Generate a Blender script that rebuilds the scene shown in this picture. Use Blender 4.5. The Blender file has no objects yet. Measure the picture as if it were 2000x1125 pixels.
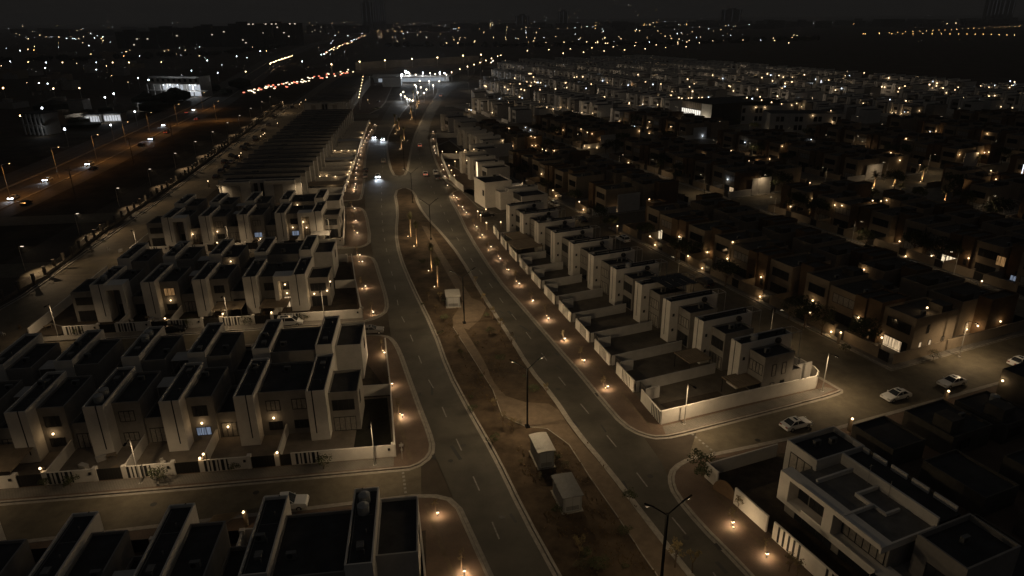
import bpy, math, random
from mathutils import Vector, Matrix
from mathutils.geometry import tessellate_polygon
random.seed(11)
R = math.radians
sc = bpy.context.scene
# ------------------------------------------------------------------ camera, sky, exposure
F, H, ROLL, HY = 1333.0, 55.0, R(0.6), 36.0
PITCH = math.atan((562.5 - HY) / F)
cp, sp, cr, sr = math.cos(PITCH), math.sin(PITCH), math.cos(ROLL), math.sin(ROLL)
cam = bpy.data.cameras.new('camera')
cam.sensor_width = 36.0
cam.lens = F / 2000 * 36
cam.clip_start, cam.clip_end = 0.5, 40000
camo = bpy.data.objects.new('camera', cam)
sc.collection.objects.link(camo)
fw = Vector((0, cp, -sp)); r0 = Vector((1, 0, 0)); u0 = Vector((0, sp, cp))
rt = cr * r0 - sr * u0; up = sr * r0 + cr * u0
camo.matrix_world = Matrix(((rt.x, up.x, -fw.x, 0), (rt.y, up.y, -fw.y, 0), (rt.z, up.z, -fw.z, H), (0, 0, 0, 1)))
sc.camera = camo
world = bpy.data.worlds.new('World'); sc.world = world; world.use_nodes = True
wn = world.node_tree; wn.nodes.clear()
wo = wn.nodes.new('ShaderNodeOutputWorld'); wb = wn.nodes.new('ShaderNodeBackground')
tc = wn.nodes.new('ShaderNodeTexCoord'); sx = wn.nodes.new('ShaderNodeSeparateXYZ'); rp = wn.nodes.new('ShaderNodeValToRGB')
wn.links.new(tc.outputs['Generated'], sx.inputs[0]); wn.links.new(sx.outputs['Z'], rp.inputs[0])
rp.color_ramp.elements[0].position = 0.0; rp.color_ramp.elements[0].color = (0.0100, 0.0090, 0.0082, 1)
rp.color_ramp.elements[1].position = 0.06; rp.color_ramp.elements[1].color = (0.0105, 0.0100, 0.0094, 1)
e_ = rp.color_ramp.elements.new(0.55); e_.color = (0.026, 0.0255, 0.025, 1)
wn.links.new(rp.outputs[0], wb.inputs[0]); wb.inputs[1].default_value = 1.0
wn.links.new(wb.outputs[0], wo.inputs[0])
vs = sc.view_settings
vs.view_transform = 'Standard'; vs.look = 'None'; vs.exposure = 0.0; vs.gamma = 1.0
sc.cycles.max_bounces = 4
sc.cycles.sample_clamp_indirect = 2.0
sc.cycles.use_denoising = True

def ray(x, y):
    u, v = x - 1000, y - 562.5
    u, v = cr * u - sr * v, sr * u + cr * v
    return Vector((u / F, cp - v / F * sp, -sp - v / F * cp))
def G(x, y, z=0.0):                      # a pixel of the photograph carried down to height z
    d = ray(x, y); t = (z - H) / d.z
    return (d.x * t, d.y * t)
class Fr:                                # a street grid turned by an angle
    def __init__(s, a):
        s.a = R(a); s.U = (math.cos(s.a), math.sin(s.a)); s.V = (-s.U[1], s.U[0])
    def w(s, u, v): return (u * s.U[0] + v * s.V[0], u * s.U[1] + v * s.V[1])
    def l(s, p): return (p[0] * s.U[0] + p[1] * s.U[1], p[0] * s.V[0] + p[1] * s.V[1])
FL, FR = Fr(7.0), Fr(22.8)
# ------------------------------------------------------------------ materials
MATS = {}
def mat(name, col, rough=0.8, noise=0.0, scale=4.0, spec=0.3, metal=0.0, bump=0.0, col2=None, detail=4.0):
    if name in MATS: return MATS[name]
    m = bpy.data.materials.new(name); m.use_nodes = True
    nt = m.node_tree; b = nt.nodes['Principled BSDF']
    b.inputs['Roughness'].default_value = rough; b.inputs['Metallic'].default_value = metal
    b.inputs['Specular IOR Level'].default_value = spec
    c = (*col, 1)
    if noise > 0 or col2:
        t = nt.nodes.new('ShaderNodeTexCoord'); n = nt.nodes.new('ShaderNodeTexNoise'); r = nt.nodes.new('ShaderNodeValToRGB')
        n.inputs['Scale'].default_value = scale; n.inputs['Detail'].default_value = detail; n.inputs['Roughness'].default_value = 0.65
        nt.links.new(t.outputs['Object'], n.inputs['Vector']); nt.links.new(n.outputs['Fac'], r.inputs[0])
        d = col2 or tuple(x * (1 - noise) for x in col)
        r.color_ramp.elements[0].position = 0.33; r.color_ramp.elements[0].color = (*d, 1)
        r.color_ramp.elements[1].position = 0.67; r.color_ramp.elements[1].color = (*[min(1, x * (1 + noise * 0.5)) for x in col], 1)
        nt.links.new(r.outputs[0], b.inputs['Base Color'])
        if bump:
            bp = nt.nodes.new('ShaderNodeBump'); bp.inputs['Strength'].default_value = bump
            nt.links.new(n.outputs['Fac'], bp.inputs['Height']); nt.links.new(bp.outputs[0], b.inputs['Normal'])
    else:
        b.inputs['Base Color'].default_value = c
    MATS[name] = m
    return m
def glow(name, col, strength, sample=False):
    if name in MATS: return MATS[name]
    m = bpy.data.materials.new(name); m.use_nodes = True
    nt = m.node_tree; nt.nodes.remove(nt.nodes['Principled BSDF'])
    e = nt.nodes.new('ShaderNodeEmission'); e.inputs[0].default_value = (*col, 1); e.inputs[1].default_value = strength
    nt.links.new(e.outputs[0], nt.nodes['Material Output'].inputs[0])
    m.cycles.emission_sampling = 'AUTO' if sample else 'NONE'
    MATS[name] = m
    return m
def litpane(name, col, strength):        # a lit window: curtain folds and bars of brightness
    if name in MATS: return MATS[name]
    m = bpy.data.materials.new(name); m.use_nodes = True
    nt = m.node_tree; nt.nodes.remove(nt.nodes['Principled BSDF'])
    e = nt.nodes.new('ShaderNodeEmission'); t = nt.nodes.new('ShaderNodeTexCoord'); mp = nt.nodes.new('ShaderNodeMapping')
    w = nt.nodes.new('ShaderNodeTexNoise'); r = nt.nodes.new('ShaderNodeValToRGB')
    mp.inputs['Scale'].default_value = (7, 7, 0.5); w.inputs['Scale'].default_value = 1.0; w.inputs['Detail'].default_value = 2
    nt.links.new(t.outputs['Object'], mp.inputs[0]); nt.links.new(mp.outputs[0], w.inputs['Vector']); nt.links.new(w.outputs['Fac'], r.inputs[0])
    r.color_ramp.elements[0].position = 0.35; r.color_ramp.elements[0].color = (*[x * 0.4 for x in col], 1)
    r.color_ramp.elements[1].position = 0.62; r.color_ramp.elements[1].color = (*col, 1)
    nt.links.new(r.outputs[0], e.inputs[0]); e.inputs[1].default_value = strength
    nt.links.new(e.outputs[0], nt.nodes['Material Output'].inputs[0])
    MATS[name] = m
    return m
def paving(name, c1, c2, mortar, sx_, rot=0.0):
    m = bpy.data.materials.new(name); m.use_nodes = True
    nt = m.node_tree; b = nt.nodes['Principled BSDF']; b.inputs['Roughness'].default_value = 0.85; b.inputs['Specular IOR Level'].default_value = 0.25
    t = nt.nodes.new('ShaderNodeTexCoord'); mp = nt.nodes.new('ShaderNodeMapping'); br = nt.nodes.new('ShaderNodeTexBrick')
    mp.inputs['Rotation'].default_value = (0, 0, rot)
    br.inputs['Scale'].default_value = sx_; br.inputs['Color1'].default_value = (*c1, 1); br.inputs['Color2'].default_value = (*c2, 1)
    br.inputs['Mortar'].default_value = (*mortar, 1); br.inputs['Mortar Size'].default_value = 0.03
    n = nt.nodes.new('ShaderNodeTexNoise'); n.inputs['Scale'].default_value = 0.35; n.inputs['Detail'].default_value = 5
    mx = nt.nodes.new('ShaderNodeMix'); mx.data_type = 'RGBA'; mx.blend_type = 'MULTIPLY'; mx.inputs[0].default_value = 0.55
    r = nt.nodes.new('ShaderNodeValToRGB'); r.color_ramp.elements[0].position = 0.3; r.color_ramp.elements[0].color = (0.45, 0.42, 0.4, 1); r.color_ramp.elements[1].position = 0.65
    nt.links.new(t.outputs['Object'], mp.inputs[0]); nt.links.new(mp.outputs[0], br.inputs['Vector']); nt.links.new(t.outputs['Object'], n.inputs['Vector'])
    nt.links.new(n.outputs['Fac'], r.inputs[0])
    nt.links.new(br.outputs['Color'], mx.inputs[6]); nt.links.new(r.outputs[0], mx.inputs[7]); nt.links.new(mx.outputs[2], b.inputs['Base Color'])
    MATS[name] = m
    return m
ASPH = mat('asphalt', (0.066, 0.059, 0.046), 0.75, 0.42, 0.16, 0.3, detail=8)
ASPH2 = mat('street_asphalt', (0.115, 0.097, 0.068), 0.8, 0.3, 0.5, 0.25, detail=8)
PAVE = paving('walkway_bricks', (0.17, 0.115, 0.08), (0.14, 0.10, 0.075), (0.09, 0.07, 0.055), 2.2, R(15))
SPAVE = paving('pavement_slabs', (0.22, 0.20, 0.17), (0.19, 0.175, 0.15), (0.11, 0.1, 0.09), 1.2, R(7))
KERB = mat('kerb_concrete', (0.27, 0.245, 0.21), 0.85, 0.25, 1.5)
SOIL = mat('dry_soil', (0.076, 0.054, 0.035), 0.95, 0.55, 0.3, 0.1, bump=0.3, detail=9)
EARTH = mat('dark_earth', (0.085, 0.07, 0.055), 0.95, 0.5, 0.06, 0.1, detail=9)
SCRUB = mat('scrub', (0.06, 0.045, 0.03), 0.95, 0.6, 0.12, 0.1, detail=9)
PATHM = mat('sand_path', (0.125, 0.092, 0.062), 0.9, 0.25, 0.8)
YARD = mat('yard_soil', (0.055, 0.042, 0.03), 0.95, 0.5, 0.5)
YARDP = mat('yard_paving', (0.20, 0.17, 0.135), 0.9, 0.25, 0.6)
LAWN = mat('lawn_turf', (0.022, 0.020, 0.012), 0.95, 0.4, 1.5)
PAINT = mat('road_paint', (0.22, 0.21, 0.195), 0.7, 0.4, 2.0)
WHITE = mat('white_render', (0.66, 0.62, 0.56), 0.85, 0.10, 0.7, detail=8)
GREY = mat('grey_render', (0.27, 0.25, 0.225), 0.85, 0.15, 0.7)
LGREY = mat('pale_grey_render', (0.45, 0.43, 0.40), 0.85, 0.12, 0.7)
TAN = mat('tan_render', (0.27, 0.215, 0.155), 0.88, 0.15, 0.6)
BROWN = mat('brown_cladding', (0.135, 0.088, 0.052), 0.85, 0.2, 0.9)
ROOF = mat('roof_membrane', (0.048, 0.047, 0.047), 0.9, 0.35, 0.5)
TROOF = mat('tan_roof', (0.07, 0.062, 0.052), 0.9, 0.3, 0.5)
FRAME = mat('dark_frame', (0.02, 0.02, 0.02), 0.5)
GLASS = mat('dark_glass', (0.025, 0.027, 0.03), 0.12, spec=0.6)
CURT = mat('curtain_behind_glass', (0.32, 0.295, 0.26), 0.5, 0.3, 3.0)
DARK = mat('dark_metal', (0.022, 0.021, 0.02), 0.5, spec=0.4)
METAL = mat('galvanised_pole', (0.42, 0.40, 0.37), 0.45, spec=0.5, metal=0.4)
POLE = mat('black_pole', (0.006, 0.006, 0.006), 0.8, spec=0.05)
CONC = mat('bare_concrete', (0.33, 0.30, 0.26), 0.9, 0.3, 0.15)
SHADE = mat('shade_cloth', (0.40, 0.29, 0.17), 0.9, 0.1, 1.0)
CANOPY = mat('canopy_boards', (0.22, 0.17, 0.115), 0.85, 0.2, 1.0)
TANK = mat('water_tank', (0.32, 0.32, 0.31), 0.5)
LEAF = mat('leaves', (0.065, 0.075, 0.032), 0.8, 0.5, 2.0)
LEAFY = mat('dry_leaves', (0.17, 0.13, 0.06), 0.8, 0.4, 2.0)
PALM = mat('palm_fronds', (0.10, 0.095, 0.045), 0.8, 0.4, 2.0)
BARK = mat('bark', (0.16, 0.11, 0.07), 0.9, 0.4, 6.0)
TYRE = mat('tyre', (0.015, 0.015, 0.015), 0.8)
CARS = {'white': mat('white_car_paint', (0.72, 0.71, 0.68), 0.25, spec=0.6), 'dark': mat('black_car_paint', (0.018, 0.018, 0.02), 0.2, spec=0.7),
        'grey': mat('grey_car_paint', (0.22, 0.21, 0.20), 0.25, spec=0.6)}
WARM = (1.0, 0.66, 0.33); WARMW = (1.0, 0.73, 0.43); COOL = (0.78, 0.88, 1.0); SODIUM = (1.0, 0.43, 0.10)
BULB = glow('warm_bulb', (1.0, 0.70, 0.38), 4.5); BULBC = glow('cool_bulb', (0.8, 0.9, 1.0), 4)
HEADW = glow('lamp_diffuser', (1.0, 0.8, 0.5), 6); BRIGHT = glow('headlamp', (0.82, 0.90, 1.0), 30); RED = glow('tail_lamp', (1.0, 0.10, 0.05), 1.4)
FARW = glow('far_warm_lamp', (1.0, 0.68, 0.36), 18); FARC = glow('far_cool_lamp', (0.85, 0.92, 1.0), 18); FARS = glow('far_sodium_lamp', (1.0, 0.55, 0.2), 20)
PW = litpane('lit_curtain_warm', (1.0, 0.72, 0.42), 0.75); PO = litpane('lit_curtain_orange', (1.0, 0.55, 0.22), 0.28)
PC = litpane('lit_curtain_cool', (0.60, 0.72, 0.95), 0.30)
# ------------------------------------------------------------------ mesh building
class MB:
    def __init__(s): s.v = []; s.f = []; s.m = []
    def face(s, pts, m=0):
        i = len(s.v); s.v += [tuple(p) for p in pts]; s.f.append(tuple(range(i, i + len(pts)))); s.m.append(m)
    def box(s, x0, x1, y0, y1, z0, z1, m=0):
        x0, x1 = min(x0, x1), max(x0, x1); y0, y1 = min(y0, y1), max(y0, y1)
        i = len(s.v)
        s.v += [(x0, y0, z0), (x1, y0, z0), (x1, y1, z0), (x0, y1, z0), (x0, y0, z1), (x1, y0, z1), (x1, y1, z1), (x0, y1, z1)]
        s.f += [(i, i+3, i+2, i+1), (i+4, i+5, i+6, i+7), (i, i+1, i+5, i+4), (i+1, i+2, i+6, i+5), (i+2, i+3, i+7, i+6), (i+3, i, i+4, i+7)]
        s.m += [m] * 6
    def prism(s, poly, z0, z1, mt=0, ms=0):
        a = sum(poly[k][0] * poly[(k+1) % len(poly)][1] - poly[(k+1) % len(poly)][0] * poly[k][1] for k in range(len(poly)))
        if a < 0: poly = poly[::-1]
        n = len(poly); i = len(s.v)
        s.v += [(p[0], p[1], z0) for p in poly] + [(p[0], p[1], z1) for p in poly]
        if n > 4:
            for t in tessellate_polygon([[Vector((p[0], p[1], 0)) for p in poly]]):
                a3, b3, c3 = (poly[q] for q in t)
                if (b3[0] - a3[0]) * (c3[1] - a3[1]) - (b3[1] - a3[1]) * (c3[0] - a3[0]) < 0: t = t[::-1]
                s.f.append(tuple(i + n + q for q in t)); s.m.append(mt)
        else: s.f.append(tuple(range(i + n, i + 2 * n))); s.m.append(mt)
        for k in range(n):
            j = (k + 1) % n
            s.f.append((i + k, i + j, i + n + j, i + n + k)); s.m.append(ms)
    def sheet(s, poly, z, m=0):
        a = sum(poly[k][0] * poly[(k+1) % len(poly)][1] - poly[(k+1) % len(poly)][0] * poly[k][1] for k in range(len(poly)))
        if a < 0: poly = poly[::-1]
        if len(poly) < 5: s.face([(p[0], p[1], z) for p in poly], m); return
        i = len(s.v); s.v += [(p[0], p[1], z) for p in poly]
        for t in tessellate_polygon([[Vector((p[0], p[1], 0)) for p in poly]]):
            a3, b3, c3 = (poly[q] for q in t)
            if (b3[0] - a3[0]) * (c3[1] - a3[1]) - (b3[1] - a3[1]) * (c3[0] - a3[0]) < 0: t = t[::-1]
            s.f.append(tuple(i + q for q in t)); s.m.append(m)
    def tube(s, a, b, r, r2=None, n=8, m=0, cap=True):
        a, b = Vector(a), Vector(b); r2 = r if r2 is None else r2
        d = (b - a).normalized(); p = d.orthogonal().normalized(); q = d.cross(p)
        i = len(s.v)
        for c, rr in ((a, r), (b, r2)):
            for k in range(n):
                t = 2 * math.pi * k / n
                s.v.append(tuple(c + p * math.cos(t) * rr + q * math.sin(t) * rr))
        for k in range(n):
            j = (k + 1) % n
            s.f.append((i + k, i + j, i + n + j, i + n + k)); s.m.append(m)
        if cap:
            s.f += [tuple(range(i, i + n))[::-1], tuple(range(i + n, i + 2 * n))]; s.m += [m, m]
    def ball(s, c, r, n=8, m=0, sz=1.0):
        i = len(s.v); rings = n // 2
        for a in range(rings + 1):
            t = math.pi * a / rings
            for k in range(n):
                f = 2 * math.pi * k / n
                s.v.append((c[0] + r * math.sin(t) * math.cos(f), c[1] + r * math.sin(t) * math.sin(f), c[2] + sz * r * math.cos(t)))
        for a in range(rings):
            for k in range(n):
                j = (k + 1) % n
                s.f.append((i + a * n + k, i + (a+1) * n + k, i + (a+1) * n + j, i + a * n + j)); s.m.append(m)
    def ribbon(s, pts, w0, w1, z, m=0, closed=False, h=0.0):
        """strip along a polyline between left offsets w0 and w1; with h it is a solid kerb"""
        n = len(pts); off = []
        for k in range(n):
            a = pts[k - 1] if (k or closed) else pts[k]; b = pts[(k + 1) % n] if (k < n - 1 or closed) else pts[k]
            d = Vector((b[0] - a[0], b[1] - a[1])); d = d.normalized() if d.length > 1e-9 else Vector((1, 0))
            off.append((-d.y, d.x))
        L = [(pts[k][0] + off[k][0] * w1, pts[k][1] + off[k][1] * w1) for k in range(n)]
        Q = [(pts[k][0] + off[k][0] * w0, pts[k][1] + off[k][1] * w0) for k in range(n)]
        for k in range(n if closed else n - 1):
            j = (k + 1) % n
            s.face([(*Q[k], z), (*Q[j], z), (*L[j], z), (*L[k], z)], m)
            if h:
                s.face([(*Q[k], z - h), (*Q[j], z - h), (*Q[j], z), (*Q[k], z)], m)
                s.face([(*L[j], z - h), (*L[k], z - h), (*L[k], z), (*L[j], z)], m)
    def mesh(s, name, mats):
        me = bpy.data.meshes.new(name); me.from_pydata(s.v, [], s.f)
        for m in (mats if isinstance(mats, (list, tuple)) else [mats]): me.materials.append(m)
        if any(s.m): me.polygons.foreach_set('material_index', s.m)
        me.update(); return me
COL = sc.collection
def link(name, data, parent=None, loc=None, rot=None, m=None):
    o = bpy.data.objects.new(name, data); COL.objects.link(o)
    if parent is not None: o.parent = parent
    if loc is not None: o.location = loc
    if rot is not None: o.rotation_euler = (0, 0, rot)
    if m is not None:
        o.material_slots[0].link = 'OBJECT'; o.material_slots[0].material = m
    return o
def tag(o, label, cat, group=None):
    o['label'] = label; o['category'] = cat
    if group: o['group'] = group
    return o
def thing(name, label, cat, loc, rot=0.0, group=None):
    if len(loc) == 2: loc = (*loc, 0.0)
    return tag(link(name, None, None, loc, rot), label, cat, group)
def struct(name, mb, m, kind='structure'):
    o = link(name, mb.mesh(name, m)); o['kind'] = kind; return o
CACHE = {}
def cached(key, fn, mats):
    if key not in CACHE:
        mb = MB(); fn(mb); CACHE[key] = mb.mesh(str(key[-1] if isinstance(key, tuple) else key), mats)
    return CACHE[key]
def light(parent, loc, watts, col=WARMW, rad=0.12, spot=None):
    L = bpy.data.lights.new('lamp_light', 'SPOT' if spot else 'POINT'); L.energy = watts; L.color = col; L.shadow_soft_size = rad
    if spot: L.spot_size = R(spot); L.spot_blend = 0.5
    o = bpy.data.objects.new('lamp_light', L); COL.objects.link(o); o.location = loc
    if parent is not None: o.parent = parent
    return o
ORD = ['first', 'second', 'third', 'fourth', 'fifth', 'sixth', 'seventh', 'eighth', 'ninth', 'tenth', 'eleventh', 'twelfth', 'thirteenth', 'fourteenth',
       'fifteenth', 'sixteenth', 'seventeenth', 'eighteenth', 'nineteenth', 'twentieth', 'twenty-first', 'twenty-second', 'twenty-third', 'twenty-fourth', 'twenty-fifth', 'twenty-sixth', 'twenty-seventh', 'twenty-eighth', 'twenty-ninth', 'thirtieth']
BOXES = []                               # solid blocks of the houses, so that lamps and windows can be mounted on their walls
def reg(fr, origin, x0, x1, y0, y1, h):
    BOXES.append((fr, origin, min(x0, x1), max(x0, x1), min(y0, y1), max(y0, y1), h))
def hit(px, py):
    """first wall, roof or ground the sight line of a pixel meets: point, outward normal"""
    d = ray(px, py); o = Vector((0, 0, H)); best = (-H / d.z if d.z < 0 else 1e9, 'ground', (0, 0))
    for fr, og, x0, x1, y0, y1, h in BOXES:
        c, s = fr.U
        def loc(p): return ((p[0]) * c + (p[1]) * s, -(p[0]) * s + (p[1]) * c)
        ol = loc((o.x - og[0], o.y - og[1])); dl = loc((d.x, d.y))
        t0, t1, nrm = 0, 1e9, None
        ok = True
        for a, b0, b1, dd, oo, nn in ((0, x0, x1, dl[0], ol[0], ((-1, 0), (1, 0))), (1, y0, y1, dl[1], ol[1], ((0, -1), (0, 1))), (2, 0, h, d.z, o.z, ('floor', 'roof'))):
            if abs(dd) < 1e-9:
                if oo < b0 or oo > b1: ok = False
                continue
            ta, tb = (b0 - oo) / dd, (b1 - oo) / dd; na = nn[0] if dd > 0 else nn[1]
            if ta > tb: ta, tb = tb, ta
            if ta > t0: t0, nrm = ta, na
            t1 = min(t1, tb)
        if ok and t0 < t1 and nrm is not None and t0 < best[0]:
            if isinstance(nrm, tuple): best = (t0, 'wall', (nrm[0] * c - nrm[1] * s, nrm[0] * s + nrm[1] * c))
            else: best = (t0, nrm, (0, 0))
    p = o + d * best[0]
    return p, best[1], best[2]
# ------------------------------------------------------------------ ground, roads, pavements
gp = lambda L, z=0.0: [G(x, y, z) for x, y in L]
fl = lambda L: [FL.w(u, v) for u, v in L]
fr = lambda L: [FR.w(u, v) for u, v in L]
mb = MB(); mb.sheet([(-16000, -300), (16000, -300), (16000, 30000), (-16000, 30000)], -0.06); struct('ground', mb, EARTH)
mb = MB(); mb.sheet([(-110, 20), (-140, 300), (-175, 640), (-230, 900), (-600, 900), (-420, 500), (-330, 200), (-300, 20)], -0.04); struct('scrubland', mb, SCRUB)
BL = [(1010, 1260), (954, 1125), (895, 995), (845, 878), (835, 842), (817, 796), (792, 725), (764, 661), (753, 581), (730, 506), (714, 417), (710, 350), (712, 313), (721, 277), (739, 245), (750, 225), (762, 205), (778, 190), (815, 172), (870, 148), (925, 124)]
BR = [(1580, 1240), (1467, 1125), (1424, 1080), (1371, 1027), (1321, 967), (1290, 900), (1254, 849), (1219, 832), (1183, 789), (1130, 725), (1091, 681), (1027, 606), (970, 542), (917, 460), (895, 414), (881, 393), (870, 362), (842, 302), (835, 270), (840, 245), (849, 224), (862, 200), (880, 180), (915, 155), (942, 125)]
mb = MB(); mb.sheet(gp(BL) + gp(BR)[::-1], 0.0); struct('boulevard', mb, ASPH)
BRUV = [(45, 42), (49, 69), (49, 89), (52, 116), (59, 169), (66, 207), (71, 230), (84, 289), (95, 332), (109, 374), (125, 417), (149, 479), (177, 546), (232, 657), (330, 877)]
def ubr(v):                               # the boulevard's right kerb in the estate's grid
    for (a, b), (c, d) in zip(BRUV, BRUV[1:]):
        if v <= d: return a + (c - a) * (v - b) / (d - b)
    return 330
def vmax(u):
    for (a, b), (c, d) in zip(BRUV[2:], BRUV[3:]):
        if u <= c: return b + (d - b) * max(0, u - a) / (c - a)
    return 830
mb = MB()
for v0, v1 in ((65.4, 76.2), (113.2, 123.8), (162.2, 172.8), (209.5, 220.0), (427, 446)):
    e = {65.4: -3, 113.2: -14, 162.2: -20, 209.5: -26, 427: -28}[v0]
    mb.sheet(fl([(-140, v0), (e, v0), (e, v1), (-140, v1)]), 0.004 if v0 < 400 else 0.006)
mb.sheet(fr([(46, 56.5), (300, 56.5), (300, 68), (58, 68)]), 0.004)                     # cross street on the right
for k in range(9):
    vm = min(830, vmax(78 + 51 * k)); mb.sheet(fr([(84 + 51 * k, 56.5), (97 + 51 * k, 56.5), (97 + 51 * k, vm), (84 + 51 * k, vm)]), 0.002 + 0.0003 * k)
for v0 in (159.5, 258.5, 346, 451, 562, 680): mb.sheet(fr([(max(84, ubr(v0) + 4), v0), (560, v0), (560, v0 + 11.5), (max(84, ubr(v0 + 11.5) + 4), v0 + 11.5)]), 0.007)
struct('side_streets', mb, ASPH2)
LRW = [(-140, 700), (20, 560), (30, 592), (188, 480), (300, 402), (480, 270), (600, 182), (660, 140)]
lr_w = gp([(-60, 640), (50, 578), (188, 480), (300, 402), (430, 305), (540, 228), (612, 176), (660, 142)])
mb = MB(); mb.sheet([(x - 0.2, y) for x, y in lr_w] + [FL.w(-74, 800), FL.w(-74.5, 40)], -0.01); struct('west_road', mb, mat('west_asphalt', (0.16, 0.13, 0.09), 0.8, 0.3, 0.4, 0.25, detail=8))
mb = MB(); mb.ribbon(lr_w, -0.15, 0.25, 0.14, 0, h=0.2); mb.ribbon(lr_w, 0.9, 1.15, 0.1, 0, h=0.15); struct('west_kerb', mb, KERB)
# highway beyond the verge
hw = [(-160, 150), (-164, 211), (-173, 280), (-187, 360), (-209, 498), (-240, 640), (-290, 850), (-360, 1150), (-480, 1800), (-560, 2600)]
mb = MB(); mb.ribbon(hw, -10, 27, -0.02); struct('highway', mb, mat('highway_asphalt', (0.10, 0.085, 0.07), 0.85, 0.3, 0.2))
mb = MB(); mb.ribbon(hw, -1.6, -0.9, 0.12, 0, h=0.16); mb.ribbon(hw, 13.0, 13.5, 0.45, 0, h=0.5); struct('highway_kerb', mb, KERB)
mb = MB()
for o_ in (3.5, 7.0, 17, 21): mb.ribbon(hw[:6], o_, o_ + 0.15, -0.012)
struct('highway_markings', mb, PAINT)

def island(name, poly, top, kerb=True, z=0.13):
    m = MB(); m.prism(poly, -0.3, z); o = struct(name, m, top)
    if kerb:
        a = sum(poly[k][0] * poly[(k+1) % len(poly)][1] - poly[(k+1) % len(poly)][0] * poly[k][1] for k in range(len(poly)))
        p = poly if a > 0 else poly[::-1]
        m = MB(); m.ribbon(p, -0.02, 0.3, z + 0.03, 0, True, h=0.2)
        m.ribbon(p, -0.55, -0.1, 0.012, 0, True)
        struct(name.replace('pavement', 'kerb').replace('median', 'median_kerb'), m, KERB)
    return o
def smooth(p, it=2):
    for _ in range(it):
        q = []
        for k in range(len(p)):
            a, b = p[k], p[(k + 1) % len(p)]
            q += [(a[0] * .75 + b[0] * .25, a[1] * .75 + b[1] * .25), (a[0] * .25 + b[0] * .75, a[1] * .25 + b[1] * .75)]
        p = q
    return p
MED_S = smooth(gp([(1240, 1400), (1091, 1125), (1027, 1009), (970, 892), (917, 800), (877, 725), (849, 645), (806, 560), (781, 499), (774, 457), (778, 412), (771, 374), (790, 366), (808, 374), (817, 403), (835, 428), (863, 457), (899, 503), (941, 577), (991, 652), (1036, 725), (1076, 771), (1123, 842), (1183, 913), (1254, 1006), (1325, 1098), (1347, 1125), (1560, 1400)]), 1)
MED_N = smooth(gp([(767, 341), (758, 306), (755, 274), (771, 244), (790, 214), (815, 190), (850, 172), (856, 175), (850, 190), (838, 205), (822, 236), (806, 272), (799, 313), (793, 341), (780, 345)]), 1)
island('median_south', MED_S, SOIL); island('median_north', MED_N, SOIL)
mb = MB()
PATHP = gp([(823, 441), (835, 444), (866, 498), (921, 583), (940, 590), (950, 602), (938, 625), (915, 645), (906, 642), (945, 705), (966, 750), (988, 775), (1027, 787), (1072, 790), (1090, 802), (1119, 845), (1179, 916), (1250, 1008), (1322, 1100), (1400, 1210), (1340, 1210), (1283, 1125), (1254, 1084), (1205, 1009), (1155, 938), (1112, 871), (1098, 860), (1069, 839), (1027, 835), (981, 814), (963, 764), (945, 735), (885, 640), (884, 622), (904, 590), (862, 515)])
mb.sheet(PATHP, 0.14)
def inpoly(p, P):
    c = False
    for a, b in zip(P, P[1:] + P[:1]):
        if (a[1] > p[1]) != (b[1] > p[1]) and p[0] < (b[0] - a[0]) * (p[1] - a[1]) / (b[1] - a[1]) + a[0]: c = not c
    return c
struct('median_path', mb, PATHM)
mb = MB(); edge = gp([(963, 764), (981, 814), (1027, 835), (1069, 839), (1098, 860), (1112, 871), (1155, 938), (1205, 1009), (1254, 1084), (1283, 1125), (1330, 1200)])
mb.ribbon(edge, -0.06, 0.06, 0.19, 0, h=0.1); mb.ribbon(gp([(885, 640), (945, 735), (963, 764)]), -0.05, 0.05, 0.18, 0, h=0.1); struct('path_edging', mb, KERB)
# pavements of the left-hand blocks
A_E = [(790, 918), (828, 903), (845, 878), (835, 842), (817, 796), (792, 725), (780, 690), (766, 664), (750, 656), (715, 655)]
island('pavement_nearest', fl([(-110, 30), (-110, 65.4)]) + gp([(806, 971), (850, 971), (876, 977), (895, 995), (954, 1125), (1010, 1260)]) + fl([(10, 30)]), PAVE)
island('pavement_first_block', smooth(fl([(-110, 113.2), (-110, 76.2)]) + gp(A_E), 1), PAVE)
island('pavement_second_block', smooth(fl([(-76.5, 162.2), (-76.5, 123.8)]) + gp([(700, 631), (738, 620), (755, 606), (753, 581), (741, 542), (730, 506), (717, 501), (692, 500)]), 1), PAVE)
island('pavement_third_block', smooth(fl([(-76.5, 209.5), (-76.5, 172.8)]) + gp([(690, 484), (710, 482), (723, 472), (714, 417), (704, 406), (690, 405)]), 1), PAVE)
island('pavement_terrace_block', smooth(fl([(-76.5, 427), (-76.5, 220.0)]) + gp([(696, 392), (706, 388), (711, 350), (712, 313), (721, 277), (736, 246), (728, 241)]), 1), PAVE)
island('pavement_far_terrace', fl([(-79, 660), (-79, 446)]) + gp([(722, 222), (742, 212), (752, 200), (770, 160), (772, 150)]), PAVE)
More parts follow.
